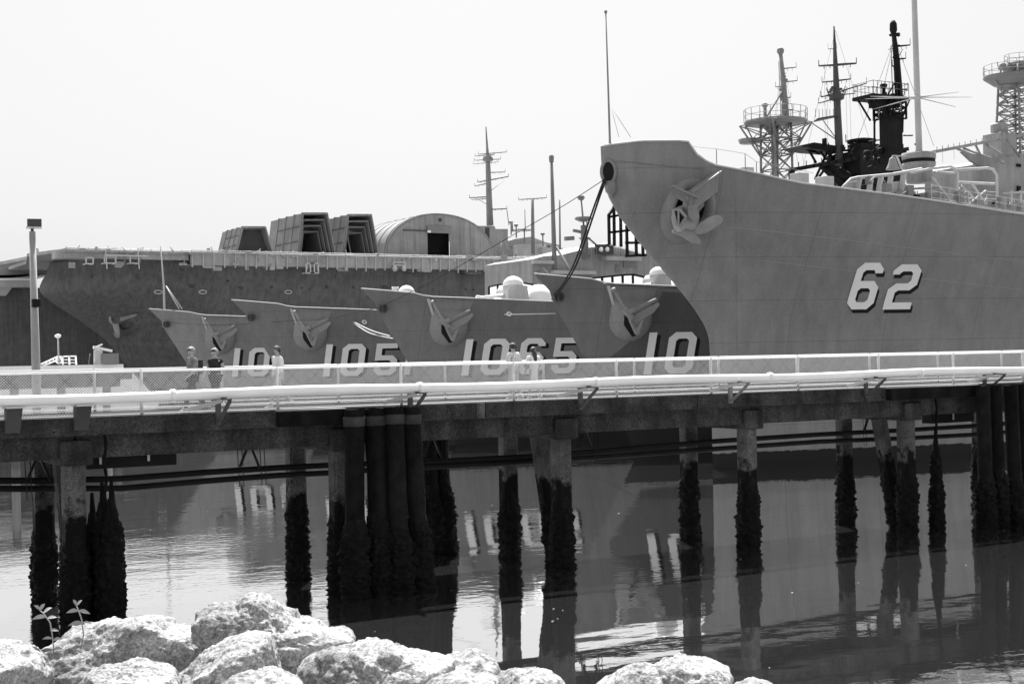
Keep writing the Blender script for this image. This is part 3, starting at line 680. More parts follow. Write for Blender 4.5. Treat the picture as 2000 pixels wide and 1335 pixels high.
def gear_C(sh, r):
    deck_gun(sh, r, 1000, 570, s=.95)
    framed_box(sh, r, [(955, 560), (972, 556), (1020, 552), (1042, 556), (1060, 563), (1076, 570)], sh.cy + 2.4, 592)
    ln = MB(); ln.tube([sh.hit(985, 614, .03), sh.hit(1085, 612, .03)], .04, 5); ln.build('fender_line', 'white_paint', r)
    c = onT(1741, 300, sh.cy); m = thing('black_mast', None, None, ORG[r.name]); m.parent = r; m.location = (0, 0, 0)
    zz = lambda y: onT(1745, y, sh.cy).z; zp = zz(193)
    t = MB(); t.box((c.x, c.y, (zz(222) + 9) / 2), (1.35, 1.5, zz(222) - 9)); lattice(t, (c.x - .1, c.y), zz(235), zp - .4, 1.0, 1.0, 3, .11)
    for s_ in (-1, 1): t.tube([(c.x - 1.3, c.y + s_ * .8, zz(325)), (c.x - 1.2, c.y + s_ * .8, zz(215))], .1, 6); t.tube([(c.x - 3.0, c.y + s_ * .9, zp - .3), (c.x - 1.5, c.y + s_, zz(235))], .1, 5)
    t.tube([(c.x + 1.8, c.y - .6, zp), (c.x + .9, c.y - .6, zz(228)), (c.x + .8, c.y - .6, zz(260))], .1, 5)
    t.build('mast_tower', 'black_steel', m)
    pf = MB(); pf.prism([(c.x - 3.4, c.y - 1.3, zp), (c.x + 1.0, c.y - 1.3, zp), (c.x + 1.5, c.y, zp), (c.x + 1.0, c.y + 1.3, zp), (c.x - 3.4, c.y + 1.3, zp)], (0, 0, -.3)); pf.box((c.x - .8, c.y, zp - .6), (2.2, 1.6, .6)); pf.build('platform', 'black_steel', m)
    rg = MB()
    for i in range(10):
        for s_ in (-1.25, 1.25): rg.tube([(c.x - 3.3 + i * .48, c.y + s_, zp), (c.x - 3.3 + i * .48, c.y + s_, zp + 1.2)], .035, 4)
    for s_ in (-1.25, 1.25):
        for h in (.6, 1.15): rg.tube([(c.x - 3.3, c.y + s_, zp + h), (c.x + 1.0, c.y + s_, zp + h)], .028, 4)
    for x_ in (-3.3, 1.0):
        for h in (.6, 1.15): rg.tube([(c.x + x_, c.y - 1.25, zp + h), (c.x + x_, c.y + 1.25, zp + h)], .028, 4)
    rg.build('platform_railing', 'dark_grey', m)
    tm = MB(); cx = c.x + .9; tm.tube([(cx + .2, c.y, zp), (cx, c.y, zz(120)), (cx - .35, c.y, zz(62))], [.38, .3, .2], 10); tm.lathe((cx - .35, c.y, zz(66)), [(.22, 0), (.34, .3), (.32, .9), (.15, 1.2)], 10)
    tm.tube([(cx - .6, c.y, zp), (cx - .7, c.y, zz(90))], .05, 4); tm.tube([(cx - 1.1, c.y + .4, zp), (cx - .1, c.y, zz(155))], .08, 5); tm.lathe((cx - 1.7, c.y, zp), [(.18, 0), (.14, .8), (.32, 1.0), (.34, 1.2), (.1, 1.3)], 8)
    tm.build('topmast', 'black_steel', m)
    ya = MB()
    for yy, a, b, rr in ((90, .2, 1.2, .10), (115, .2, .8, .10), (128, .4, .2, .12), (175, .2, .9, .09)): yard(ya, (cx, c.y), zz(yy), a, b, rr)
    ya.build('yard', 'black_steel', m); clutter(m, (cx - .2, c.y, zz(120)), .5, 3.2, 12, 21, 'black_steel', .6); clutter(m, (c.x - .5, c.y, zz(215)), 1.6, 1.2, 16, 22, 'black_steel', .8); clutter(m, (c.x, c.y, zz(325)), 2.6, 2.6, 26, 23, 'black_steel', 1.3)
    rw = MB()
    for dx, dz in ((-5.5, 0), (-3, 2), (4.5, 1)): rw.tube([(cx - .2, c.y, zz(75)), (cx + dx, c.y, zz(300) + dz)], .022, 4)
    rw.build('rigging', 'black_steel', m)
def gear_D(sh, r):
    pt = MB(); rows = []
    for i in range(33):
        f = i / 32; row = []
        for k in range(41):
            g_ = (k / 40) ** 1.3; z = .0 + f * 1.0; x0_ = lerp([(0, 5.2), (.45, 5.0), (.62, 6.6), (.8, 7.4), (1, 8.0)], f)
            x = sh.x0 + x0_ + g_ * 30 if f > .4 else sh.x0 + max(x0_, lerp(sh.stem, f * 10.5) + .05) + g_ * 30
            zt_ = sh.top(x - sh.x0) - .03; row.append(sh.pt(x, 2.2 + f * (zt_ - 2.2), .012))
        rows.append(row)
    pt.grid(rows); pt.build('paint_and_shade_patch', 'frigate_dark', r)  # dark paint with the shade beside the big ship put into its colour
    deck_gun(sh, r, 1283, 548, s=.72)
    framed_box(sh, r, [(1157, 543), (1176, 541), (1196, 539), (1216, 537), (1236, 536), (1258, 541)], sh.cy + 1.6, 566)
    c = onT(1988, 285, sh.cy); m = thing('lattice_mast', None, None, ORG[r.name]); m.parent = r; m.location = (0, 0, 0); zz = lambda y: onT(1985, y, sh.cy).z
    l = MB(); lattice(l, (c.x, c.y), zz(330), zz(165), 1.25, .95, 9, .1); clutter(m, (c.x - .6, c.y, zz(158)), 1.3, 1.0, 12, 6); lattice(l, (c.x, c.y), zz(165), zz(130), .9, .8, 1, .08)
    l.tube([(c.x - 2.4, c.y, zz(160)), (c.x - 1, c.y, zz(205))], .07, 5); l.build('mast_tower', 'mast_grey', m)
    pf = MB(); pf.lathe((c.x - .8, c.y, zz(153)), [(1.2, -.6), (1.9, -.1), (2.0, .1)], 14); pf.lathe((c.x + .2, c.y, zz(130)), [(.9, -.3), (1.0, .25)], 12); pf.lathe((c.x - .9, c.y, zz(170)), [(.8, -.2), (.9, .1)], 10); pf.build('platform', 'mast_grey', m)
    rg = MB(); rail_ring(rg, (c.x - .8, c.y), 1.95, 1.95, zz(153), 12, .9, .03); rail_ring(rg, (c.x + .2, c.y), 1.0, 1.0, zz(127), 8, .8, .03); rg.build('platform_railing', 'mast_grey', m)
    dh = MB(); a = onT(1898, 322, sh.cy - 2); b = onT(2060, 290, sh.cy - 2)
    dh.prism([a, onT(1905, 318, sh.cy - 2), onT(1935, 312, sh.cy - 2), onT(2060, 288, sh.cy - 2), Vector((b.x, a.y, 9.6)), Vector((a.x, a.y, 9.6))], (0, 4.6, 0)); dh.build('deckhouse', 'ship_pale', r)
    fn = MB(); a = onT(1953, 308, sh.cy - 1); fn.box((a.x, a.y, a.z + .4), (1.7, 1.8, 2.8)); fn.lathe((a.x, a.y, a.z + 1.8), [(.62, 0), (.66, .7), (.5, .8)], 14); fn.build('stack', 'ship_pale', r, bevel=.08)
    bo = MB(); bo.bar(onT(1796, 302, sh.cy - 3), onT(2010, 261, sh.cy - 3), .26, .22)
    for i in range(16):
        p0 = onT(1830 + i * 11, 296 - i * 2.1, sh.cy - 3.1); bo.tube([p0, p0 + Vector((0, 0, .35))], .035, 4)
        if i % 2: bo.tube([p0, p0 - Vector((0, 0, .9 - .04 * i))], .015, 4)
    for x0_, y0_, x1_, y1_ in ((1868, 290, 1935, 318), (1882, 290, 1960, 318), (1906, 284, 1920, 312), (1965, 272, 1992, 306), (1925, 282, 1955, 300)): bo.tube([onT(x0_, y0_, sh.cy - 3), onT(x1_, y1_, sh.cy - 2.8)], .09, 5)
    bo.build('boom', 'ship_pale', r)
    ty = MB(); p = [onT(x, y, sh.cy - 3) for x, y in ((1880, 296), (1900, 300), (1960, 312), (1925, 330), (1900, 315))]; ty.prism(p, (0, .3, 0)); ty.build('splinter_shield', 'mast_grey', r)
    dd = MB()
    for x, y, w, h in ((1990, 323, 10, 6), (1990, 370, 8, 14), (1945, 398, 14, 8), (1975, 400, 16, 8)):
        q = onT(x, y, sh.cy - 2.1); dd.box(q, (w / 25, .12, h / 27))
    dd.build('deck_opening', 'black_steel', r)
    hr = MB(); 
    for x in (1975, 1993): q = onT(x, 372, sh.cy - 3.4); hr.tube([q, q - Vector((0, 0, 2.5))], .12, 6)
    hr.tube([onT(1960, 378, sh.cy - 3.4), onT(2010, 374, sh.cy - 3.4)], .09, 6); hr.build('davit', 'pale_grey', r)
rA = build_frigate('A', 'pale grey frigate, leftmost of four bows, 10 showing behind the strolling men', 'frigate_pale', 'frigate_pale', '105', gear_A)
rB = build_frigate('B', 'grey frigate bow marked 105, second from the left of four', 'frigate_grey', 'frigate_pale', '1051', gear_B)
rC = build_frigate('C', 'grey frigate bow marked 1065 with white domes on deck', 'frigate_grey', 'frigate_pale', '1065', gear_C)
rD = build_frigate('D', 'frigate bow marked 10 with dark paint and painted shade, right beside the big 62 ship', 'frigate_grey', 'frigate_pale', '10', gear_D)

# ------------------------------------------------------------------ mooring lines
def rope(name, pts, r, m, label, group=None):
    n = 40; out = []
    for i in range(n + 1):
        k = i / n * (len(pts) - 1); j = min(int(k), len(pts) - 2); f = k - j
        p0 = pts[max(j - 1, 0)]; p1 = pts[j]; p2 = pts[j + 1]; p3 = pts[min(j + 2, len(pts) - 1)]
        out.append(.5 * ((2 * p1) + (p2 - p0) * f + (2 * p0 - 5 * p1 + 4 * p2 - p3) * f * f + (3 * p1 - p0 - 3 * p2 + p3) * f ** 3))
    return MB().tube(out, r, 6).build(name, m, cat='rope', label=label, group=group)
def span(pix, T0, T1): n = len(pix) - 1; return [onT(x, y, T0 + (T1 - T0) * i / n) for i, (x, y) in enumerate(pix)]
rope('mooring_line', span([(1183, 352), (1171, 385), (1156, 430), (1141, 475), (1124, 520), (1104, 554), (1084, 579)], 61.3, 74.6), .055, 'rope', 'nearer of two heavy ropes hanging from the 62 bow down to the dark frigate', 'heavy bow ropes')
rope('mooring_line', span([(1180, 350), (1167, 385), (1151, 430), (1136, 475), (1119, 520), (1100, 553), (1081, 577)], 61.3, 74.8), .055, 'rope', 'farther of two heavy ropes hanging from the 62 bow down to the dark frigate', 'heavy bow ropes')
rope('cable', span([(1178, 352), (1100, 402), (1000, 460), (860, 540), (746, 598)], 61.5, 92.8), .022, 'rope', 'thin cable slanting across the sky from the 62 bow to the 1065 bow')
rope('cable', span([(742, 600), (640, 622), (570, 626), (486, 632), (400, 634), (322, 628)], 92.5, 128), .02, 'rope', 'thin slack cable crossing the bows of the two left frigates')
rope('mooring_line', span([(690, 628), (725, 645), (762, 656)], 107.5, 92.9), .045, 'rope_pale', 'upper of two white ropes from the 105 hull to the 1065 hull', 'short white ropes')
rope('mooring_line', span([(690, 630), (722, 650), (768, 661)], 107.5, 92.9), .045, 'rope_pale', 'lower of two white ropes from the 105 hull to the 1065 hull', 'short white ropes')

# ------------------------------------------------------------------ aircraft carrier with shelters and arched hangar on its flight deck
CY = 236.0; DZ = 24.25
P236 = lambda x, y: onT(x, y, CY)
cst = [P236(x, y) for x, y in ((104, 500), (92, 530), (78, 556), (76, 572), (112, 598), (150, 622), (205, 662), (245, 712), (300, 770))]
cx0 = cst[2].x - .5
CST = sorted([(p.z, p.x - cx0) for p in cst] + [(-3, cst[-1].x - cx0 + 3)]); CST.append((30, CST[-1][1]))
car = Ship(CY, CST, lambda d: DZ - 1.0, lambda d: 15.0 * (1 - math.exp(-(d + .3 * math.sqrt(d + .01)) / 5.0)), lambda d: min(.22 * d, 13), 1.1, 22.5, 190); car.x0 = cx0
def build_carrier():
    r = thing('aircraft_carrier', 'long dark aircraft carrier hull with anchor and flight deck along the horizon', 'ship', (cx0, CY, 0))
    ship_hull(car, r, 'carrier_grey', lambda d: .3, nh=34, nt=60)
    X = lambda x, y=492, T=219: onT(x, y, T).x
    fd = MB(); xe = X(1045); fd.prism([(X(128), 219, DZ), (xe, 219, DZ), (xe, 262, DZ), (X(128), 262, DZ), (X(60, 492, 240), 244, DZ - .2), (X(78), 228, DZ - .2)], (0, 0, -.5)); fd.build('flight_deck', 'carrier_light', r)
    # gallery walkway screen with ribs
    gs = MB(); gs.box(((X(372) + xe) / 2, 219.2, DZ - 1.35), (xe - X(372), .3, 1.7)); gs.box(((X(125) + X(370)) / 2, 219.6, DZ - .95), (X(370) - X(125), .3, .95)); gs.box(((X(372) + xe) / 2, 220.2, DZ - 2.1), (xe - X(372), 2.2, .18)); gs.build('gallery_screen', 'carrier_light', r)
    rb = MB(); n = 36
    for i in range(n + 1):
        x = X(375) + (xe - X(375)) * i / n; MB().box((x, 218.95, DZ - 1.45), (.16, .3, 2.2 + (.5 if i % 5 == 2 else 0))).build('gallery_rib', 'light_grey', r)
    rl = MB(); x = X(130)
    for h in (.55, 1.0): rl.tube([(X(372), 218.6, DZ - .5 + h * .6), (xe, 218.6, DZ - .5 + h * .6)], .06, 4)
    while x < xe: rl.tube([(x, 218.6, DZ - .5), (x, 218.6, DZ + .25)], .045, 4); x += 1.6
    for h in (.15, .35): rl.tube([(X(130), 218.6, DZ - .3 + h), (X(372), 218.6, DZ - .3 + h)], .06, 4)
    rl.build('deck_edge_net', 'pale_grey', r)
    # little platforms and frames hanging under the deck edge
    pl = MB()
    def frame(xa, xb, ya, yb, T=218.4):
        a, b = onT(xa, ya, T), onT(xb, yb, T); f_ = MB()
        for p, q in (((a.x, T, a.z), (b.x, T, a.z)), ((a.x, T, b.z), (b.x, T, b.z)), ((a.x, T, a.z), (a.x, T, b.z)), ((b.x, T, a.z), (b.x, T, b.z)), ((a.x, T, b.z), (a.x, T + 1.8, b.z)), ((b.x, T, b.z), (b.x, T + 1.8, b.z))): f_.bar(p, q, .18)
        f_.build('platform_frame', 'pale_grey', r)
    frame(204, 226, 500, 514); frame(254, 271, 500, 514); frame(168, 182, 503, 515); frame(598, 622, 514, 533); frame(606, 614, 514, 533); frame(768, 792, 512, 518)
    pl.bar(onT(204, 498, 218.2), onT(290, 500, 218.2), .2)
    for x in (206, 269): pl.bar(onT(x, 485, 218.2), onT(x + 3, 525, 218.2), .14)
    for x in (771, 789): MB().lathe(onT(x, 524, 218.4), [(.3, -.5), (.45, 0), (.2, .6)], 8).build('float_canister', 'pale_grey', r)
    pl.build('deck_edge_platform', 'pale_grey', r)
    R_ = random.Random(8); k = MB()
    for i in range(150):
        x = R_.uniform(X(130), xe); q = Vector((x, R_.uniform(218.5, 219.6), DZ + R_.uniform(-.6, .35))); t = R_.random()
        if t < .5: k.box(q, (R_.uniform(.2, 1.4), .3, R_.uniform(.15, .5)))
        elif t < .8: k.tube([q, q + Vector((R_.uniform(-.8, .8), -.3, R_.uniform(-2.0, .9)))], .07, 4)
        else: k.box(q - Vector((0, -.3, 2.2)), (R_.uniform(.4, 1.6), .5, R_.uniform(.3, .9)))
    k.build('deck_edge_fitting', 'carrier_light', r, kind='stuff')
    k = MB()
    for i in range(60):
        x = R_.uniform(X(940), X(1085)); q = Vector((x, R_.uniform(230, 250), DZ + R_.uniform(0, 2.5))); t = R_.random()
        if t < .6: k.box(q, (R_.uniform(.4, 2), .8, R_.uniform(.4, 1.6)))
        else: k.tube([q, q + Vector((R_.uniform(-.8, .8), 0, R_.uniform(1, 4)))], .09, 4)
    k.build('deck_gear', 'mid_grey', r, kind='stuff')
    spn = MB(); p = [onT(x, y, 221.5) for x, y in ((885, 517), (955, 517), (925, 537), (900, 537))]; spn.prism(p, (0, -2.0, 0)); p = [onT(x, y, 221.5) for x, y in ((783, 520), (818, 520), (805, 535), (788, 532))]; spn.prism(p, (0, -1.2, 0)); spn.build('sponson', 'carrier_grey', r)
    # port openings and fairleads on the side
    ho = MB()
    for x, y, w, h in ((292, 545, 3, 4), (470, 560, 10, 3), (530, 560, 8, 4), (590, 562, 5, 4), (605, 564, 5, 4), (638, 560, 8, 5), (690, 560, 6, 5), (752, 562, 16, 7), (845, 565, 4, 4), (910, 565, 5, 4), (925, 565, 7, 4), (375, 556, 12, 6), (1025, 522, 12, 10), (355, 525, 10, 6), (180, 540, 6, 3), (655, 540, 4, 3), (445, 548, 7, 3)):
        q = car.hit(x, y, .0); MB().lathe(q, [(w / 26, -.06), (w / 26, .2)], 12, 'y').build('hull_opening', 'dark_grey', r)
    fl = MB()
    for x, y in ((309, 570), (396, 570), (563, 570)):
        q = car.hit(x, y, .1); fl.tube([q + Vector((math.cos(2*math.pi*k/14) * .62, 0, math.sin(2*math.pi*k/14) * .28)) for k in range(15)], .11, 6, False)
    fl.build('fairlead', 'light_grey', r)
    # anchor
    an = thing('anchor', None, None, ORG[r.name]); an.parent = r; an.location = (0, 0, 0)
    H = car.hit; rg = MB(); q = H(224, 628, .5)
    rg.tube([q + Vector((math.cos(2*math.pi*k/14) * .75, 0, .5 + math.sin(2*math.pi*k/14) * .95)) for k in range(15)], .22, 6, False); rg.tube([q + Vector((.1, -.1, -.3)), q + Vector((.3, -.2, -1.5)), q + Vector((.5, -.2, -2.6))], [.55, .45, .25], 8); rg.build('crown', 'anchor_grey', an)
    f = MB(); f.prism([H(x, y, .9) for x, y in ((234, 620), (262, 613), (270, 613), (262, 618), (236, 627))], (0, -.3, 0)); f.prism([H(x, y, .9) for x, y in ((220, 650), (226, 650), (228, 660), (225, 658))], (0, -.3, 0)); f.build('fluke', 'anchor_grey', an)
    bo = MB(); rows = []
    for i in range(8):
        g = i / 7; rows.append([car.pt(H(245, 635).x + math.cos(2*math.pi*k/24) * 2.2 * (1 - .6 * g), H(245, 635).z + math.sin(2*math.pi*k/24) * 1.7 * (1 - .6 * g), .05 + .6 * math.sin(g * 1.57)) for k in range(25)])
    bo.grid(rows); bo.build('anchor_bolster', 'carrier_grey', r)
    # bow bulwark detail at the extreme left
    bw_ = MB(); bw_.box((X(150), 221, DZ - .9), (6, 2.5, 1.2)); bw_.lathe(onT(68, 492, 236), [(.6, -.8), (.7, .5), (.3, .9)], 8); bw_.build('bow_platform', 'carrier_light', r)
    # island behind the arched hangar
    isl = thing('island', None, None, ORG[r.name]); isl.parent = r; isl.location = (0, 0, 0); T = 252
    def blk(mb, pts, depth): mb.prism([onT(x, y, T) for x, y in pts], (0, depth, 0))
    b = MB(); blk(b, [(932, 500), (932, 441), (966, 441), (968, 447), (992, 447), (992, 470), (1010, 466), (1038, 462), (1066, 473), (1092, 478), (1092, 500)], 9); b.build('island_block', 'carrier_light', isl)
    b = MB()
    for x in range(1030, 1090, 7):
        q = onT(x, 481, T - .1); MB().box(q, (.28, .2, .4)).build('bridge_window', 'dark_grey', isl)
    q = onT(952, 459, T - .1); b.box(q, (.9, .2, 3)); b.build('bridge_window', 'dark_grey', isl)
    b = MB(); b.prism([onT(x, y, T - .7) for x, y in ((1003, 500), (1003, 478), (1012, 476), (1066, 476), (1066, 500))], (0, .5, 0)); b.box(onT(1018, 450, T), (3, 3, .4)); b.box(onT(1075, 490, T - 1), (5, 2, 1.2)); b.build('island_gallery', 'light_grey', isl)
    m = MB(); cc = onT(957, 440, T); zt = onT(953, 248, T).z; zz = lambda y: onT(955, y, T).z
    m.tube([cc, (cc.x - .2, T, zz(318)), (cc.x - .3, T, zz(290)), (cc.x - .5, T, zt)], [.75, .5, .25, .12], 8); m.build('island_mast', 'mid_grey', isl)
    yd = MB()
    for y, a, b2, t, rr in ((300, 4.5, 9, 0, .14), (303, 6, 3, 0, .14), (312, 6.5, 6, -.03, .14), (318, 7, 5, 0, .1), (337, .3, 8, -.04, .16), (352, 5, 9.5, .1, .2), (358, 6.5, .3, .12, .15), (384, 9, .3, 0, .22), (388, 8, .3, 0, .12), (409, .3, 8.5, -.02, .22)): yard(yd, (cc.x - .2, T), zz(y), a * .47, b2 * .47, rr * .9, t)
    yd.lathe((cc.x - .2, T, zz(312)), [(.8, -.4), (1.2, 0), (.8, .7), (.3, 1.1)], 10)
    for y0, y1, x1 in ((384, 402, 925), (352, 375, 985)): yd.tube([onT(x1, y0, T), (cc.x, T, zz(y1))], .06, 4)
    yd.tube([onT(990, 409, T), onT(994, 440, T)], .1, 4); yd.build('yard', 'mid_grey', isl)
    po = MB()
    for x, yt, yb, rr in ((1040, 387, 497, .42), (1093, 390, 495, .22), (1025, 408, 450, .1), (1000, 432, 452, .2)): po.tube([onT(x + 1, yb, T - 8), onT(x, yt, T - 8)], [rr, rr * .7], 8)
    yard(po, tuple(onT(1040, 388, T - 8))[:2], onT(1040, 388, T - 8).z, 3, 3, .15); po.build('whip_antenna', 'mid_grey', isl)
    ra = MB()
    for x, y in ((998, 434), (1024, 449), (1060, 457), (1008, 440)): q = onT(x, y, T - 6); ra.lathe(q, [(.35, -.2), (.5, .05), (.2, .3)], 10); ra.tube([q, q - Vector((0, 0, 2.5))], .15, 5)
    ra.build('radar', 'mid_grey', isl)
    return r
build_carrier()

def shelter(name_label, mouth, nested, T, depth, fill):
    """tapered, telescoping steel shelter: mouth faces the viewer, shells nested one inside another"""
    (xtl, xtr, yt, xbl, xbr, yb) = mouth
    TL, TR, BL, BR = onT(xtl, yt, T), onT(xtr, yt, T), onT(xbl, yb, T), onT(xbr, yb, T)
    BL.z = BR.z = DZ + .02; r = thing('deck_shelter', name_label, 'shelter', (BL.x, T, DZ), 'tapered shelters on the flight deck')
    cxm = (BL.x + BR.x) / 2
    for k in range(nested):
        f = 1 - .13 * k; dz = -.0; s = MB(); y0 = T + .0 + k * .8; y1 = T + depth * (.55 + .45 * (nested - k) / nested)
        def loop(g, zsub): return [Vector((cxm + (BL.x - cxm) * g, 0, DZ + .02)), Vector((cxm + (TL.x - cxm) * g, 0, TL.z - zsub)), Vector((cxm + (TR.x - cxm) * g, 0, TR.z - zsub)), Vector((cxm + (BR.x - cxm) * g, 0, DZ + .02))]
        o = loop(f, k * .95); i = loop(f - .05, k * .95 + .22)
        for a in range(3):
            quad = [o[a], o[a + 1], i[a + 1], i[a]]
            s.prism([Vector((p.x, y0, p.z)) for p in quad], (0, y1 - y0, 0))
        s.build('shell', 'shelter_grey', r)
    f = 1 - .13 * (nested - 1); b = MB(); w = .93 * f
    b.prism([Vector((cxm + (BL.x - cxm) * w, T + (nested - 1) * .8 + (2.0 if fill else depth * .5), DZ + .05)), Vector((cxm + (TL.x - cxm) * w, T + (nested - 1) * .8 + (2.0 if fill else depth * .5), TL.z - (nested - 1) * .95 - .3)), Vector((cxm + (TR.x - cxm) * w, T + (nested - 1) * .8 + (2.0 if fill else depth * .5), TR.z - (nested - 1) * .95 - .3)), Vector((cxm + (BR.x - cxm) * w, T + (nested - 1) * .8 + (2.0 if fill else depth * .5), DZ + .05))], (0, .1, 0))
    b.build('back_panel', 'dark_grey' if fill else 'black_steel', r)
    for i_ in range(4):
        y = T + .3 + i_ * depth * .24; o = [Vector((BL.x - .08, y, DZ + .05)), Vector((TL.x - .08, y, TL.z + .06)), Vector((TR.x + .08, y, TR.z + .06)), Vector((BR.x + .08, y, DZ + .05))]; rb = MB()
        for p_, q_ in zip(o, o[1:]): rb.bar(p_, q_, .16)
        rb.build('stiffening_frame', 'ship_pale', r)
    for f_ in (.35, .7): MB().bar(Vector((BL.x + (TL.x - BL.x) * f_ - .1, T + .3, DZ + (TL.z - DZ) * f_)), Vector((BL.x + (TL.x - BL.x) * f_ - .1, T + .3 + depth * .72, DZ + (TL.z - DZ) * f_)), .12).build('side_strut', 'dark_grey', r)
    return r
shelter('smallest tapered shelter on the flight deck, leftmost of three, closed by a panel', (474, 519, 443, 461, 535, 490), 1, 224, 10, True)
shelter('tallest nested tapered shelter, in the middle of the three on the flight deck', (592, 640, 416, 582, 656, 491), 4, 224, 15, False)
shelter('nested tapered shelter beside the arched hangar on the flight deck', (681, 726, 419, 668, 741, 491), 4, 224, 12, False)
def build_hangar():
    T = 224.5; a = onT(752, 492, T); b = onT(966, 497, T); c = (a.x + b.x) / 2; R = (b.x - a.x) / 2; hz = onT(862, 417, T).z - DZ
    r = thing('arched_hangar', 'pale half-round hangar with dark doorway on the flight deck', 'building', (c, T, DZ))
    n = 28; arc = [(c - R * math.cos(math.pi * k / n) * (1 if True else 1), DZ + .02 + hz * math.sin(math.pi * k / n) ** .85) for k in range(n + 1)]
    s = MB(); s.grid([[Vector((x, T, z)) for x, z in arc], [Vector((x, T + 14, z)) for x, z in arc]]); s.grid([[Vector((c + (x - c) * .97, T, DZ + (z - DZ) * .97)) for x, z in arc], [Vector((c + (x - c) * .97, T + 14, DZ + (z - DZ) * .97)) for x, z in arc]]); s.build('roof', 'ship_pale', r)
    d0, d1, dt = onT(836, 497, T).x, onT(880, 497, T).x, onT(858, 452, T).z
    f = MB(); pts = [p for p in arc]
    left = [(x, z) for x, z in pts if x <= d0] + [(d0, lerp([(x, z) for x, z in pts], d0))]; 
    f.prism([Vector((x, T + .1, z)) for x, z in left] + [Vector((d0, T + .1, DZ + .02))], (0, .2, 0))
    right = [(d1, lerp(pts, d1))] + [(x, z) for x, z in pts if x >= d1]
    f.prism([Vector((d1, T + .1, DZ + .02))] + [Vector((x, T + .1, z)) for x, z in right], (0, .2, 0))
    mid = [(d0, lerp(pts, d0))] + [(x, z) for x, z in pts if d0 < x < d1] + [(d1, lerp(pts, d1))]
    f.prism([Vector((d0, T + .1, dt))] + [Vector((x, T + .1, z)) for x, z in mid] + [Vector((d1, T + .1, dt))], (0, .2, 0)); f.build('end_wall', 'ship_pale', r)
    for i_ in range(5):
        y = T + .6 + i_ * 3.0; MB().tube([Vector((c + (x - c) * 1.006, y, DZ + (z - DZ) * 1.006)) for x, z in arc], .07, 5).build('roof_rib', 'carrier_light', r)
    MB().lathe((c, T + .05, DZ + hz * .86), [(.35, -.05), (.35, .1)], 10, 'y').build('vent', 'dark_grey', r)
    h = MB(); h.box(((d0 + d1) / 2, T - .1, dt + .35), (d1 - d0 + .2, .3, 1.3)); h.build('door_header', 'mid_grey', r)
    t = MB(); t.box((onT(810, 450, T).x, T - .08, dt + 0.05), (onT(836, 0, T).x - onT(790, 0, T).x, .16, .18)); t.build('door_track', 'dark_grey', r)
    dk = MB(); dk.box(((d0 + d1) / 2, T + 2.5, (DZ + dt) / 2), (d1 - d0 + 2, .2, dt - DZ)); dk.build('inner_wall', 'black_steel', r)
    sm = MB()
    for x in (770, 790, 812, 900, 920, 940):
        q = onT(x, 480, T).x; z = lerp(pts, q); sm.box((q, T + .06, (DZ + z) / 2 + .1), (.07, .1, (z - DZ) * .96))
    sm.build('wall_seam', 'carrier_light', r)
    l = MB(); l.box(onT(838, 452, T - .4), (.6, .2, .4)); l.build('door_lamp', 'white_paint', r)
    return r
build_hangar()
def build_carrier2():
    r = thing('aircraft_carrier', 'second aircraft carrier, only its dark end showing behind the lamp post at far left', 'ship', (20, 300, 0))
    T = 262
    P = lambda x, y, t=T: onT(x, y, t)
    b = MB(); b.prism([P(-260, 600), P(258, 600), P(258, 740), P(-260, 740)], (0, 26, 0)); b.build('hull', 'carrier_grey', r)
    b = MB(); b.prism([P(-260, 562), P(258, 562), P(258, 600.5), P(-260, 600.5)], (0, 25, 0)); b.build('upper_hull', 'carrier_grey', r)
    f = MB(); rows = []
    tops = [(-260, 560), (-100, 530), (0, 511), (40, 503), (75, 496), (112, 490)]
    f.prism([P(x, y) for x, y in tops] + [P(112, 497), P(0, 519), P(-260, 568)], (0, 34, 0)); f.build('flight_deck', 'carrier_light', r)
    g = MB(); g.prism([P(x, y + 7) for x, y in tops] + [P(112, 534), P(-260, 545)], (0, 20, 0)); g.build('deck_end', 'mid_grey', r)
    s = MB(); s.prism([P(-260, 545), P(66, 545), P(66, 549), P(-260, 549)], (0, -3, 0)); s.build('sponson_top', 'white_paint', r)
    s = MB(); s.prism([P(-260, 549), P(64, 549), P(64, 562), P(-260, 562)], (0, -2.5, 0)); s.prism([P(-260, 562), P(20, 562), P(8, 578), P(-260, 578)], (0, -1.8, 0)); s.build('sponson', 'light_grey', r)
    return r
build_carrier2()

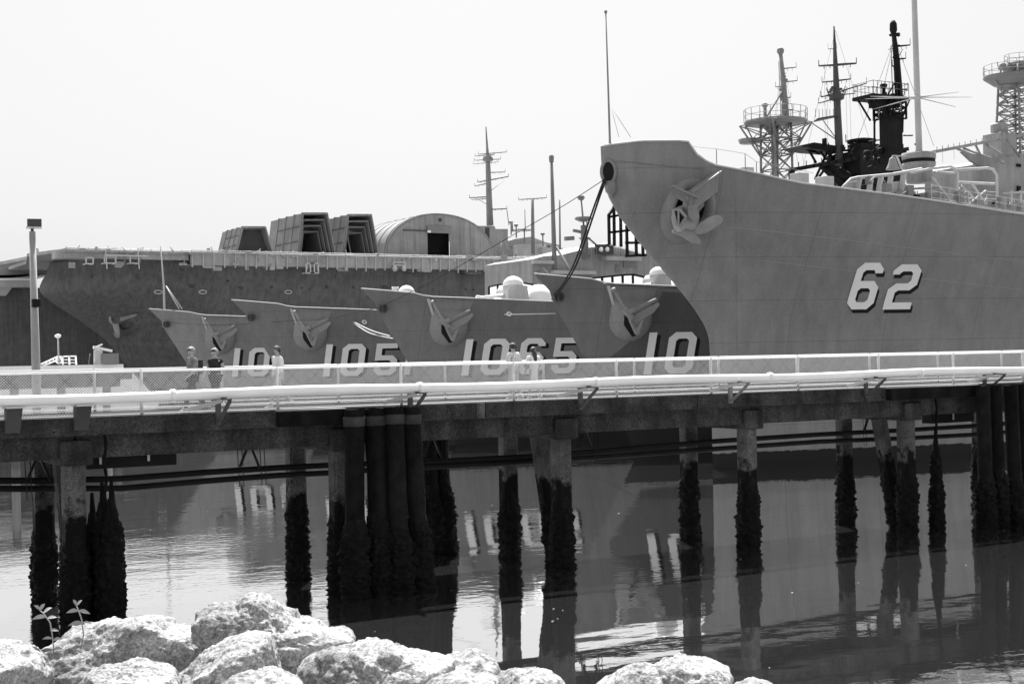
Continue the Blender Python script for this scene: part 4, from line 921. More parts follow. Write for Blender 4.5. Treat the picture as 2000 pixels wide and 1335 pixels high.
# ------------------------------------------------------------------ pale grey ship between carrier and frigates
def build_grey():
    T = 150; P = lambda x, y, t=T: onT(x, y, t); r = thing('support_ship', 'pale grey ship with sloping superstructure between carrier and 62 bow', 'ship', (P(1120, 600).x, T, 0))
    b = MB(); b.prism([P(1040, 506), P(1062, 500), P(1096, 498), P(1110, 494), P(1160, 482), P(1200, 472), P(1222, 474), P(1226, 484), P(1300, 486), P(1420, 486), P(1420, 720), P(1040, 720)], (0, 12, 0)); b.build('superstructure', 'ship_pale', r)
    d = MB(); d.box(P(1120, 532, T - .4), (P(1165, 532).x - P(1082, 532).x, .8, .45)); d.box(P(1060, 512, T - .3), (3, .6, .4)); d.box(P(1215, 505, T - .5), (5.5, 1, .5)); d.build('ledge', 'light_grey', r)
    w = MB()
    for x, y, ww, h in ((1053, 535, .5, .9), (1096, 540, .4, .6), (1130, 538, 3.8, .35), (1230, 512, 2, 1.4), (1236, 490, 1.2, .5), (1180, 506, .4, .4), (1150, 498, .4, .4), (1206, 524, .5, 1)): MB().box(P(x, y, T - .05), (ww, .2, h)).build('opening', 'mid_grey', r)
    # tall black framed window screen
    fr = MB(); pn = MB(); t2 = T - 2
    for x, y0, y1 in ((1190, 418, 478), (1200, 402, 480), (1213, 420, 482), (1225, 440, 498), (1243, 450, 500), (1256, 462, 500)): fr.bar(P(x - 1, y0, t2), P(x, y1, t2), .3)
    for x0, y0, x1, y1 in ((1188, 424, 1210, 420), (1189, 454, 1235, 449), (1222, 474, 1262, 474), (1222, 500, 1262, 498), (1189, 420, 1201, 403)): fr.bar(P(x0, y0, t2), P(x1, y1, t2), .3)
    fr.build('window_frame', 'black_steel', r)
    pn.prism([P(x, y, t2 + .4) for x, y in ((1190, 420), (1201, 403), (1215, 420), (1262, 462), (1262, 498), (1190, 478))], (0, .1, 0)); pn.build('window_pane', 'sheeting', r)
    m = MB(); c = P(1140, 478); zz = lambda y: P(1138, y).z
    m.tube([P(1143, 505), P(1140, 440)], [.55, .4], 8); m.tube([P(1140, 440), P(1135, 388)], [.12, .1], 6); m.lathe(P(1135, 386), [(.3, -.3), (.5, 0), (.3, .3)], 8); m.lathe(P(1139, 428), [(.5, -.3), (1.1, 0), (1.0, .3)], 10); m.lathe(P(1142, 466), [(.4, -.2), (.8, .1)], 10)
    m.build('signal_mast', 'mid_grey', r)
    y = MB(); y.bar(P(1120, 450), P(1140, 454), .35); y.bar(P(1104, 466), P(1120, 465), .5); y.tube([P(1146, 430), P(1147, 470)], .08, 4); y.tube([P(1148, 463), P(1174, 487)], .14, 5); y.build('signal_arm', 'mid_grey', r)
    l = MB(); l.box(P(1180, 487, T - 1), (2.2, 1, 1.2)); l.build('light_housing', 'dark_grey', r)
    e = MB()
    for x in (1174, 1186): MB().lathe(P(x, 487, T - 1.7), [(.28, -.1), (.28, .1)], 10, 'y').build('lamp_glass', 'white_paint', r)
    p = MB(); p.tube([P(1084, 548), P(1077, 309)], [.34, .2], 8); p.lathe(P(1077, 309), [(.28, -.5), (.34, .2), (.1, .5)], 8); p.build('tall_pole', 'mid_grey', r)
    p = MB(); p.tube([P(1086, 482), P(1126, 548)], .16, 6); p.tube([P(1060, 522), P(1080, 545)], .14, 6); p.build('stay_rod', 'light_grey', r)
    k = MB(); n = 30
    for i in range(n): q = P(1150 + i * 5, 497 - min(i, 0), T - .9); k.tube([q, q + Vector((0, 0, .9))], .035, 4)
    k.tube([P(1150, 497, T - .9) + Vector((0, 0, .9)), P(1296, 497, T - .9) + Vector((0, 0, .9))], .04, 4)
    k.build('catwalk_railing', 'light_grey', r)
    return r
build_grey()

# ------------------------------------------------------------------ far wharf at the left, with crane, gangway and lamp
def build_wharf():
    T = 96; P = lambda x, y, t=T: onT(x, y, t)
    r = thing('wharf', 'low white-edged wharf running behind the lamp post at far left', 'wharf', (P(100, 715).x, T, 0))
    b = MB(); a, c = P(-300, 720), P(241, 712); zt = P(120, 713).z
    b.box(((a.x + c.x) / 2, T + 2.5, zt - .2), (c.x - a.x, 5, .4)); b.build('wharf_deck', 'white_paint', r)
    b = MB(); b.box(((a.x + c.x) / 2, T + 2.6, zt - .95), (c.x - a.x - .3, 4.6, 1.1)); b.build('wharf_beam', 'dark_grey', r)
    x = a.x + 1
    while x < c.x: MB().tube([(x, T + .6, zt - 1.4), (x, T + .6, -2)], .28, 8).build('pile', 'mid_grey', r); x += 3.0
    g = thing('gangway', 'white steel gangway ramp with railings on the wharf', 'gangway', (P(120, 712).x, T, zt)); m = MB()
    seg = lambda x0, y0, x1, y1, w=.09: m.bar(P(x0, y0, T + 1), P(x1, y1, T + 1), w)
    seg(80, 711, 112, 696); seg(84, 714, 114, 702); seg(112, 696, 149, 695); seg(114, 702, 149, 702, .05); seg(114, 708, 149, 708, .05)
    for x in (122, 135, 148): seg(x, 695, x + 1, 712)
    for x, y in ((90, 710), (97, 707), (104, 704)): seg(x, y, x + 1, y - 6, .05)
    m.tube([P(115, 703, T + 1) + Vector((math.cos(k * math.pi / 6) * .2, 0, math.sin(k * math.pi / 6) * .2)) for k in range(13)], .04, 5, False)
    m.build('ramp_frame', 'white_paint', g)
    l = thing('lamp_post', 'slim white lamp post with flat round head on the wharf', 'lamp post', (P(114, 712).x, T, zt)); m = MB(); m.tube([P(115, 712), P(113, 656)], .05, 6); m.build('pole', 'pale_grey', l)
    m = MB(); m.lathe(P(113, 655), [(.1, -.15), (.22, -.05), (.18, .06), (.02, .1)], 12); m.build('lamp_head', 'white_paint', l)
    k = thing('dock_crane', 'small white crane with raised boom at the end of the wharf', 'crane', (P(192, 712).x, T, zt)); m = MB(); q = P(192, 710); m.lathe((q.x, q.y, zt), [(.3, 0), (.3, .9), (.26, 1.0), (.1, 1.08)], 14); m.build('crane_cab', 'pale_grey', k)
    m = MB(); m.bar(P(182, 677), P(219, 685), .16); m.bar(P(182, 680), P(200, 672), .1); m.bar(P(186, 676), P(192, 690), .12); m.build('crane_boom', 'white_paint', k)
    m = MB(); m.box(P(213, 700), (1.1, .8, .7)); m.bar(P(201, 697), P(226, 692), .08); m.build('crane_base', 'mid_grey', k); MB().tube([P(173, 712), P(176, 690)], .03, 5).build('antenna', 'mid_grey', k)
build_wharf()
def build_lamp():
    Y = 52; a = onD(71, 745, Y); t = onD(63, 452, Y); g = thing('floodlight_pole', 'tall pale post at left carrying a square floodlight box above the pier', 'lamp post', (a.x, a.y, 0))
    m = MB(); d = (t - a) / (t.z - a.z); base = a - d * (a.z + 1.5); base.x = a.x; base.y = a.y
    m.tube([base, a, t], [.17, .16, .11], 14); m.build('post', 'carrier_light', g)
    h = MB(); h.tube([t, t + Vector((0, 0, .15))], .06, 8); c = t + Vector((.08, 0, .3)); h.box(c, (.5, .5, .3), Matrix.Rotation(-.2, 3, 'Z')); h.build('floodlight', 'dark_grey', g, bevel=.02)
    h = MB(); h.box(c + Vector((-.03, -.04, -.17)), (.54, .54, .05), Matrix.Rotation(-.2, 3, 'Z')); h.build('light_rim', 'pale_grey', g)
    b = MB(); q = onD(69, 592, Y); b.box(q, (.3, .42, .3)); b.build('junction_box', 'black_steel', g, bevel=.02)
build_lamp()

# ------------------------------------------------------------------ pier
PZ, PY0, PY1 = 5.03, 35.4, 39.6
FX = [onT(x, 880, 35.8).x for x in (145, 645, 1080, 1462, 1776)]
pitch = (FX[-1] - FX[0]) / 4; FX = [FX[0] + i * pitch for i in range(-2, 8)]
def bumpy(c0, c1, r0, r1, amp, n=44, m=90, seed=0, square=False):
    """mussel-covered sleeve from c0 (top) to c1 (foot)"""
    c0, c1 = Vector(c0), Vector(c1); rows = []
    for i in range(m + 1):
        f = i / m; c = c0.lerp(c1, f); rr = r0 + (r1 - r0) * min(1, f * 2.2) ; row = []
        if i == 0: rr = r0 * .98
        for k in range(n + 1):
            a = 2 * math.pi * (k % n) / n; dx, dy = math.cos(a), math.sin(a)
            p = Vector((dx * 2.2, dy * 2.2, c.z * 1.5 + seed * 9))
            p2 = Vector((dx * rr * 11, dy * rr * 11, c.z * 7 + seed * 9)); d = amp * (.45 + noise.noise(p * .9) * .8 + noise.noise(p2) * .9 + noise.noise(p2 * 2.2) * .9 + noise.noise(p2 * 4.5) * .6) * min(1, f * 5)
            row.append(c + Vector((dx, dy, 0)) * max(rr * .95, rr + d))
        rows.append(row)
    return MB().grid(rows)
def build_pier():
    r = thing('pier', 'long dark concrete pier on mussel-crusted piles crossing the whole picture', 'pier', (25, 37.5, 0))
    x0, x1 = -14, 62
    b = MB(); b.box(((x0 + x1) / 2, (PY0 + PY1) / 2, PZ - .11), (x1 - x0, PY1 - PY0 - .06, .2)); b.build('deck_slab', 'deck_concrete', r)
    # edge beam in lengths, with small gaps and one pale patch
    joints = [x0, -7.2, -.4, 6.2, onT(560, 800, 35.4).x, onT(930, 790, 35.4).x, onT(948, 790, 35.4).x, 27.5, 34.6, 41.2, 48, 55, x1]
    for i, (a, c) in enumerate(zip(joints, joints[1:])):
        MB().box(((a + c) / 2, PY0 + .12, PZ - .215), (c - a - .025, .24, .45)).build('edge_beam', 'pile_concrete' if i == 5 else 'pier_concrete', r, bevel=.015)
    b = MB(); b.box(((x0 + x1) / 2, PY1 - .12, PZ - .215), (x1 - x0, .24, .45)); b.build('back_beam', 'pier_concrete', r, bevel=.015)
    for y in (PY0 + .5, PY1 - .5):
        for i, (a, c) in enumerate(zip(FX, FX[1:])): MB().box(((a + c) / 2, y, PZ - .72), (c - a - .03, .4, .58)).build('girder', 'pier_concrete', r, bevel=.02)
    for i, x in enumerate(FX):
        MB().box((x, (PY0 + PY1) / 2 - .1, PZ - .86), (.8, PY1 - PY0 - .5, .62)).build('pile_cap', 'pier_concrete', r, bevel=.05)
    for i, x in enumerate(FX[1:9]):
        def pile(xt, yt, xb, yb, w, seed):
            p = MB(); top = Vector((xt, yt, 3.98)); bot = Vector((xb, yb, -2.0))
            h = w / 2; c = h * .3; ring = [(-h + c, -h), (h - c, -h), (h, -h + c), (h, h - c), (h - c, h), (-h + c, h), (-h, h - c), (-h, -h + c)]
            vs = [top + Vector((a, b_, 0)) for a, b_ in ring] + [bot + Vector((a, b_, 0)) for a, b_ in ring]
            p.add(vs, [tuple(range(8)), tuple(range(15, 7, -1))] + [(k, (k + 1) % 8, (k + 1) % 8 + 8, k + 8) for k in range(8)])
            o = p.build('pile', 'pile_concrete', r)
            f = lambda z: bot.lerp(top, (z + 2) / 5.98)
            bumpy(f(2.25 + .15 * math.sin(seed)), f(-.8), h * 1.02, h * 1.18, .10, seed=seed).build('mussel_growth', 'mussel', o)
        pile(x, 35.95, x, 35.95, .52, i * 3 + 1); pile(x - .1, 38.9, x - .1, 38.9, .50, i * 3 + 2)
        if i % 2 == 1 or i == 5: pile(x + .05, 37.3, x + .35, 36.3, .46, i * 3 + 3)
    # V hangers carrying the service pipes
    for x in (75, 487, 845, 1145, 1700):
        q = onT(x, 880, 37.6).x; h = MB(); h.bar((q, 37.6, 4.1), (q - .28, 37.6, 3.45), .06); h.bar((q, 37.6, 4.1), (q + .3, 37.6, 3.35), .06)
        for dx in (-.35, -.22, .3, .42): h.tube([(q + dx, 37.6, 4.1), (q + dx + .05, 37.6, 2.9)], .012, 4)
        h.build('pipe_hanger', 'black_steel', r)
    for xa, xb in ((545, 676), (1742, 1912)):
        a_, b_ = onT(xa, 810, 35.1).x, onT(xb, 810, 35.1).x
        MB().box(((a_ + b_) / 2, PY0 - .17, PZ - .22), (b_ - a_, .26, .40)).build('fender_beam', 'timber', r, bevel=.03)
        MB().prism([(a_, PY0 - .05, PZ - .01), (b_, PY0 - .32, PZ - .01), (b_, PY0 - .05, PZ - .01)], (0, 0, .03)).build('fender_cap', 'light_grey', r)
    for i_ in range(26):
        x = -4 + i_ * 1.9 + .5 * math.sin(i_ * 2.3); MB().lathe((x, PY0 - .012, PZ - .12 - .2 * (i_ % 3 == 0)), [(.018, -.01), (.022, .01)], 8, 'y').build('bolt_head', 'black_steel', r)
    for x, sy in ((205, 1), (1830, 1)):
        c = MB(); p = onT(x, 880, 35.3); c.tube([(p.x + .03 * math.sin(i * 1.3), 35.3 + .03 * math.cos(i), 4.6 - i * .18) for i in range(14)], [.035 + .012 * (i % 2) for i in range(14)], 6); c.build('hanging_chain', 'timber', r)
    return r
build_pier()
def service_pipe(pts, T, rr, label):
    p = [onT(x, y, T) for x, y in pts]; p = [p[0] - Vector((8, 0, -.05))] + p + [p[-1] + Vector((8, 0, .1))]
    MB().tube(p, rr, 10).build('service_pipe', 'black_steel', cat='pipe', label=label, group='black service pipes under the pier')
service_pipe([(0, 938), (110, 938), (240, 934), (400, 922), (540, 913), (640, 908), (820, 902), (1000, 893), (1200, 878), (1400, 861), (1600, 848), (1780, 839), (1910, 831)], 37.9, .085, 'upper black service pipe slung in sagging lengths under the pier deck')
service_pipe([(0, 954), (110, 954), (240, 953), (400, 939), (540, 928), (640, 923), (820, 912), (1000, 903), (1200, 890), (1400, 876), (1600, 862), (1780, 855), (1910, 848)], 37.9, .085, 'lower black service pipe slung in sagging lengths under the pier deck')
def duct(xa, xb, ya, yb, T, straps, label):
    a, b = onT(xa, ya, T), onT(xb, yb, T); r = thing('utility_duct', label, 'duct', ((a.x + b.x) / 2, T, b.z))
    MB().box(((a.x + b.x) / 2, T, (a.z + b.z) / 2), (b.x - a.x, .5, abs(a.z - b.z))).build('duct_box', 'black_steel', r, bevel=.02)
    for x, y in straps: q = onT(x, y, T - .3); MB().box(q, (.06, .02, .42)).build('strap', 'pale_grey', r)
duct(165, 340, 884, 906, 37.0, ((196, 890), (290, 884)), 'long black duct box strapped under the left end of the pier')
duct(1810, 1893, 806, 822, 37.0, ((1862, 808),), 'short black duct box under the right end of the pier beside the timber piles')

# chain-link fences: real wires woven bay by bay
def fence(y, ztop, xs, label, post_r, rail_r):
    r = thing('chain_link_fence', label, 'fence', (xs[0], y, PZ), 'chain-link fences along the pier')
    for x in xs: MB().tube([(x, y, PZ - .02), (x, y, ztop + .03)], post_r, 8).build('post', 'galvanised', r)
    MB().tube([(xs[0], y, ztop), (xs[-1], y, ztop)], rail_r, 8).build('top_rail', 'white_paint', r)
    MB().tube([(xs[0], y, PZ + .04), (xs[-1], y, PZ + .04)], rail_r * .5, 6).build('bottom_rail', 'white_paint', r)
    MB().tube([(xs[0], y + .02, PZ + .2), (xs[-1], y + .02, PZ + .2)], .018, 6).build('kick_rail', 'white_paint', r)
    cell = .072; z0, z1 = PZ + .04, ztop - .01; H = z1 - z0
    for a, b in zip(xs, xs[1:]):
        g = MB(); n0 = int((a - H) / cell) + 1; wr = .0035
        for s in (1, -1):
            k = (math.floor((a - H) / cell)) * cell
            while k < b + H:
                # line x = k + s*(z - z0)
                xa, xb = k, k + s * H; za, zb = z0, z1
                if xa > xb: pass
                lo, hi = max(a, min(xa, xb)), min(b, max(xa, xb))
                if hi - lo > .01:
                    z_ = lambda x: z0 + (x - k) * s
                    p, q = Vector((lo, y + s * wr * .6, z_(lo))), Vector((hi, y + s * wr * .6, z_(hi)))
                    d = (q - p).normalized(); n_ = Vector((-d.z, 0, d.x)) * wr; o = Vector((0, wr, 0))
                    vs = [p + n_, p + o, p - n_, p - o, q + n_, q + o, q - n_, q - o]
                    g.add(vs, [(0, 1, 5, 4), (1, 2, 6, 5), (2, 3, 7, 6), (3, 0, 4, 7)])
                k += cell
        g.build('wire_mesh', 'galvanised', r)
fp = onT(542, 760, 35.55).x; sp = 3.62
fence(35.55, 6.15, [fp + (i - 5) * sp for i in range(0, 18)], 'near chain-link fence on the shore side of the pier deck', .042, .032)
fp2 = onT(661, 760, 39.45).x
fence(39.45, 6.19, [fp2 + (i - 6) * sp for i in range(0, 18)], 'far chain-link fence on the ship side of the pier deck', .042, .03)

# thick white pipe on brackets along the outside of the near fence
def build_pipe():
    r = thing('white_pipe', 'thick white pipe carried on steel brackets along the front of the pier', 'pipe', (20, 34.95, 5.5))
    zc, yc = 5.52, 34.98
    MB().tube([(x, yc, zc + .03 * math.sin(x * .55)) for x in range(-14, 63)], .132, 18).build('pipe', 'white_paint', r)
    c = MB()
    for x in (-6.5, 3.9, 10.7, 17.6, 23.4, 30.1, 36.8, 43.4): c.lathe((x, yc, zc), [(.137, -.07), (.158, -.06), (.158, .06), (.137, .07)], 18, 'x')
    c.build('pipe_collar', 'white_paint', r)
    for px in (425, 800, 1132, 1425, 1690, 1922, 2130):
        x = onT(px, 800, 35.4).x; b = MB()
        b.box((x, PY0 - .05, PZ + .05), (.13, .09, .70)); b.bar((x, PY0 - .02, PZ + .36), (x, PY0 - .98, PZ + .36), .10, .045)
        b.bar((x, PY0 - .95, PZ + .32), (x, PY0 - .07, PZ - .25), .09, .05); b.box((x, yc, PZ + .355 + .03), (.16, .2, .05))
        b.build('bracket', 'dark_grey' if px != 1425 else 'mid_grey', r)
        s = MB(); s.bar((x - .02, PY0 - .5, PZ + .33), (x - .75, PY0 + .06, PZ + .10), .05, .10); s.build('tie_strap', 'light_grey', r)
    for px in (25, 160):
        x = onT(px, 820, 35.2).x; b = MB()
        b.prism([(x - .16, PY0 - .02, PZ - .28), (x - .16, PY0 - .42, PZ + .30), (x - .16, PY0 - .02, PZ + .30)], (.03, 0, 0)); b.prism([(x + .16, PY0 - .02, PZ - .28), (x + .16, PY0 - .42, PZ + .30), (x + .16, PY0 - .02, PZ + .30)], (.03, 0, 0))
        b.prism([(x - .16, PY0 - .06, PZ - .30), (x + .19, PY0 - .06, PZ - .30), (x + .19, PY0 - .43, PZ + .30), (x - .16, PY0 - .43, PZ + .30)], (0, .03, 0)); b.build('support_post', 'dark_grey', r)
        t = MB(); t.box((x + .01, PY0 - .28, PZ + .325), (.44, .62, .05)); t.build('support_plate', 'pale_grey', r)
    return r
build_pipe()

# ------------------------------------------------------------------ timber dolphins
def timber_pile(r, x, y, zt, rad, lean, seed, mz=2.1, band=True):
    p = MB(); top = Vector((x, y, zt)); bot = Vector((x + lean[0], y + lean[1], -2)); n = 18; m = 22; rows = []
    for i in range(m + 1):
        f = i / m; c = top.lerp(bot, f); row = []
        for k in range(n + 1):
            a = 2 * math.pi * (k % n) / n; q = Vector((math.cos(a) * 3, math.sin(a) * 3, c.z * .35 + seed * 5))
            row.append(c + Vector((math.cos(a), math.sin(a), 0)) * rad * (1 + .07 * noise.noise(q) + .05 * noise.noise(q * 4)) + Vector((0, 0, .05 * noise.noise(Vector((math.cos(a) * 2, math.sin(a) * 2, seed))) if i == 0 else 0)))
        rows.append(row)
    p.grid(rows); p.add([v + Vector() for v in rows[0][:-1]], [tuple(range(n))])
    o = p.build('timber_pile', 'timber', r)
    f = lambda z: bot.lerp(top, (z + 2) / (zt + 2))
    bumpy(f(mz), f(-.8), rad * .98, rad * 1.22, .12, 44, 90, seed).build('mussel_growth', 'mussel', o)
    if band:
        b = MB(); c = f(zt - .32); b.lathe(c, [(rad * 1.04, -.13), (rad * 1.1, -.12), (rad * 1.1, .12), (rad * 1.04, .13)], 18); b.build('pile_band', 'timber_pale', o)
    return o
def dolphin(label, spots, yb, zt=5.0, rad=.24, mz=2.1, band=True):
    x = sum(s[0] for s in spots) / len(spots); r = thing('pile_cluster', label, 'mooring piles', (x, yb, 0), 'clusters of timber mooring piles')
    for i, (px_, dy, lx, dz) in enumerate(spots): timber_pile(r, px_, yb + dy, zt + dz, rad, (lx, -.15), i + len(label), mz + .2 * math.sin(i * 2.1), band)
    return r
g = lambda x, T: onT(x, 900, T).x
dolphin('cluster of mussel-covered timber piles against the middle of the pier', [(g(693, 34.9), 0, -.12, 0), (g(735, 34.9), .05, .0, .0), (g(767, 34.9), -.1, .08, .03), (g(803, 34.9), .0, .25, .0), (g(716, 34.4), .0, .0, -.15) if False else (g(752, 35.1), .12, .1, .02)], 34.9, 5.0, .265)
dolphin('cluster of blackened timber piles at the right edge of the picture', [(g(1922, 34.85), 0, -.05, 0), (g(1947, 34.85), .05, .0, .02), (g(1972, 34.85), -.1, .1, -.02), (g(1999, 34.85), .0, .1, .03), (g(2026, 34.85), 0, .2, 0)], 34.85, 4.98, .25, 1.9, False)
dolphin('cluster of dark timber piles standing behind the pier, right of the middle cluster', [(g(838, 41), 0, 0, 0), (g(862, 41), .1, .15, .0), (g(850, 41.4), .5, .1, 0)], 41, 4.0, .26, 2.3, False)
def broken(x, T, zt, w, label, seed):
    p = onT(x, 1000, T).x; r = thing('broken_pile', label, 'pile', (p, T, 0), 'broken pile stumps')
    MB().tube([(p, T, zt), (p + .02, T, zt - .8), (p, T, -1.5)], [.04, .10, w * .8], 10).build('stump', 'timber', r)
    bumpy((p, T, zt - .5), (p, T, -.8), .09, w, .10, 44, 90, seed).build('mussel_growth', 'mussel', r)
broken(180, 36.4, 3.1, .24, 'leftmost broken pile stump beside the left concrete pile', 3)
broken(200, 35.9, 3.4, .22, 'middle broken pile stump beside the left concrete pile', 5)
broken(218, 35.6, 3.5, .25, 'rightmost broken pile stump beside the left concrete pile', 8)
broken(1830, 35.8, 3.6, .20, 'thin mussel-covered stump near the right end of the pier', 12)

# ------------------------------------------------------------------ people on the pier
def skin_mesh(name, joints, edges, m, parent, sub=2, root=0):
    bm = bmesh.new(); L = bm.verts.layers.skin.verify(); vs = []
    org = ORG[parent.name]
    for i, (p, rr) in enumerate(joints):
        v = bm.verts.new(Vector(p)); rr = rr if isinstance(rr, tuple) else (rr, rr); v[L].radius = rr; v[L].use_root = (i == root); vs.append(v)
    for a, b in edges: bm.edges.new((vs[a], vs[b]))
    me = bpy.data.meshes.new(name); bm.to_mesh(me); bm.free(); me.materials.append(MATS[m])
    o = bpy.data.objects.new(name, me); COL.objects.link(o); o.parent = parent; ORG[o.name] = org
    k = o.modifiers.new('skin', 'SKIN'); k.use_smooth_shade = True; k.branch_smoothing = .3
    s = o.modifiers.new('sub', 'SUBSURF'); s.levels = sub; s.render_levels = sub
    return o
def person(label, px, T, H, face, swing, top_m, leg_m, hair_m, arm=(.3, .3), headturn=0.0, cap=False, longhair=False, dress=False, top_long=.0, sleeves=True, bag=None, group='people strolling on the pier'):
    base = onT(px, 760, T); r = thing('person', label, 'person', (base.x, T, PZ), group); r.rotation_euler = (0, 0, face); ORG[r.name] = Vector(); k = H / 1.75 * .955
    V = lambda x, y, z: (x * k, y * k, z * k)                   # x forward, y to the figure's left
    sw = swing; hip = .92
    def leg(side, s):
        hx = .0; kx = s * .30; kz = .50 + abs(s) * .02; ax = s * .5 - (.14 if s < 0 else 0); az = .09 + (.10 if s < -.3 else 0)
        return [(V(0, side * .09, hip), .09), (V(kx * .8 + .03, side * .095, kz), .062), (V(ax, side * .10, az), .045)]
    legs = {1: leg(1, sw), -1: leg(-1, -sw)}
    def armj(side, s):
        return [(V(0, side * .185, 1.42), .055), (V(-.04 + s * .12, side * .25, 1.15), .042), (V(.06 + s * .34, side * .24, .94 + abs(s) * .06), .030)]
    arms = {1: armj(1, arm[0]), -1: armj(-1, arm[1])}
    J = [(V(0, 0, .95), (.13, .10)), (V(0, 0, 1.15), (.12, .09)), (V(.0, 0, 1.36), (.15, .10)), (V(.0, 0, 1.47), (.07, .07)), (V(.015, 0, 1.54), (.05, .05)), (V(.02, 0, 1.61), (.088, .095)), (V(.015, 0, 1.675), (.082, .092))]
    J = [(p, (a * k, b * k)) for p, (a, b) in J]; E = [(0, 1), (1, 2), (2, 3), (3, 4), (4, 5), (5, 6)]
    for side in (1, -1):
        n = len(J); ja = [(p, rr * k) for p, rr in arms[side]]; J += ja; E += [(2, n), (n, n + 1), (n + 1, n + 2)]
        w = Vector(ja[2][0]); d = (w - Vector(ja[1][0])).normalized(); n = len(J)
        J.append((tuple(w + d * .05 * k), (.032 * k, .018 * k))); J.append((tuple(w + d * .09 * k), (.034 * k, .016 * k))); E += [(n - 1, n), (n, n + 1)]
        palm = n + 1; q = w + d * .09 * k; sd = Vector((0, 1, 0)).cross(d).normalized()
        for fi, (off, ln) in enumerate(((-.026, .065), (-.009, .075), (.009, .07), (.025, .055))):
            n = len(J); a = q + sd * off * k; J.append((tuple(a + d * .03 * k), .0085 * k)); J.append((tuple(a + d * ln * .8 * k + Vector((0, -side * .012 * k, 0))), .0075 * k)); E += [(palm, n), (n, n + 1)]
        n = len(J); J.append((tuple(w + d * .06 * k - sd * .042 * k), .010 * k)); J.append((tuple(w + d * .095 * k - sd * .055 * k), .0085 * k)); E += [(palm - 1, n), (n, n + 1)]
        n = len(J); J += [(p, rr * k) for p, rr in legs[side]]; E += [(0, n), (n, n + 1), (n + 1, n + 2)]
        an = Vector(legs[side][2][0]); n = len(J); J.append((tuple(an + Vector((.10 * k, 0, -.045 * k))), .032 * k)); E.append((n - 1, n))
    # nose and ears grow from the head
    c, s_ = math.cos(headturn), math.sin(headturn)
    n = len(J); hp = Vector(V(.02, 0, 1.615)); J.append((tuple(hp + Vector((c, s_, 0)) * .098 * k), .012 * k)); E.append((5, n))
    for sd in (1, -1): n = len(J); J.append((tuple(hp + Vector((-s_ * sd, c * sd, 0)) * .088 * k + Vector((0, 0, .0))), .014 * k)); E.append((5, n))
    skin_mesh('body', J, E, 'skin', r, 2)
    hd = Vector((c, s_, 0)); hl = Vector((-s_, c, 0))
    e = MB()
    for sd in (1, -1): e.lathe(hp + hd * .082 * k + hl * .030 * sd * k + Vector((0, 0, .025 * k)), [(.004, -.008), (.011, 0), (.004, .008)], 8)
    e.build('eyes', 'eye_dark', r)
    mo = MB(); mo.box(hp + hd * .082 * k + Vector((0, 0, -.045 * k)), (.01, .045 * k, .008)); mo.build('mouth', 'hair_dark', r)
    # hair
    hr = MB(); rows = []
    for i in range(9):
        th = i / 8 * math.pi * .70; row = []
        for q in range(21):
            a = 2 * math.pi * q / 20; front = max(0, math.cos(a)); t2 = th * (1 - .55 * front)
            rad = .110 * k; v = hd * math.cos(a) * math.sin(t2) * rad * 1.08 + hl * math.sin(a) * math.sin(t2) * rad * .95 + Vector((0, 0, math.cos(t2) * rad * 1.1))
            row.append(hp + Vector((-.005, 0, .03 * k)) + v * (1 + .16 * noise.noise(v * 38) + .06 * noise.noise(v * 90)))
        rows.append(row)
    hr.grid(rows)
    if longhair:
        hr.tube([hp - hd * .05 * k + Vector((0, 0, .03 * k)), hp - hd * .09 * k - Vector((0, 0, .12 * k)), hp - hd * .13 * k - Vector((0, 0, .30 * k)), hp - hd * .14 * k - Vector((0, 0, .42 * k))], [.08 * k, .085 * k, .07 * k, .03 * k], 12)
    hr.build('hair', hair_m, r)
    if cap:
        cp = MB(); cp.lathe(hp + Vector((0, 0, .045 * k)), [(.103 * k, 0), (.10 * k, .03 * k), (.075 * k, .065 * k), (.02 * k, .085 * k)], 16)
        cp.prism([hp + Vector((0, 0, .052 * k)) + hd * a * k + hl * b * k for a, b in ((.08, .07), (.16, .05), (.175, 0), (.16, -.05), (.08, -.07))], (0, 0, .01)); cp.build('cap', 'cloth_pale' if cap is True else cap, r)
    # shirt, a slightly larger skin over torso and upper arms
    low = (.42 if dress else .86 - top_long)
    J = [(V(0, 0, low), (.17 if dress else .15, .14 if dress else .125)), (V(0, 0, 1.02), (.175, .14)), (V(-.01, 0, 1.2), (.185, .14)), (V(-.01, 0, 1.36), (.205, .135)), (V(0, 0, 1.46), (.10, .10))]
    J = [(p, (a * k, b * k)) for p, (a, b) in J]; E = [(0, 1), (1, 2), (2, 3), (3, 4)]
    for side in (1, -1):
        ja = arms[side]; n = len(J); A, B_ = Vector(ja[0][0]), Vector(ja[1][0]); end = A.lerp(B_, 1.0 if sleeves else .45)
        J += [(ja[0][0], .085 * k), (tuple(end), .078 * k)]; E += [(3, n), (n, n + 1)]
        if top_long and sleeves:
            J.append((tuple(Vector(ja[2][0]).lerp(B_, .1)), .052 * k)); E.append((n + 1, n + 2))
    skin_mesh('dress' if dress else 'shirt', J, E, top_m, r, 2)
    if not dress:
        J = [(V(0, 0, .95), (.14 * k, .115 * k))]; E = []
        for side in (1, -1):
            n = len(J); l_ = legs[side]; J += [(l_[0][0], .105 * k), (l_[1][0], .082 * k), (l_[2][0], .066 * k)]; E += [(0, n), (n, n + 1), (n + 1, n + 2)]
        skin_mesh('trousers', J, E, leg_m, r, 2)
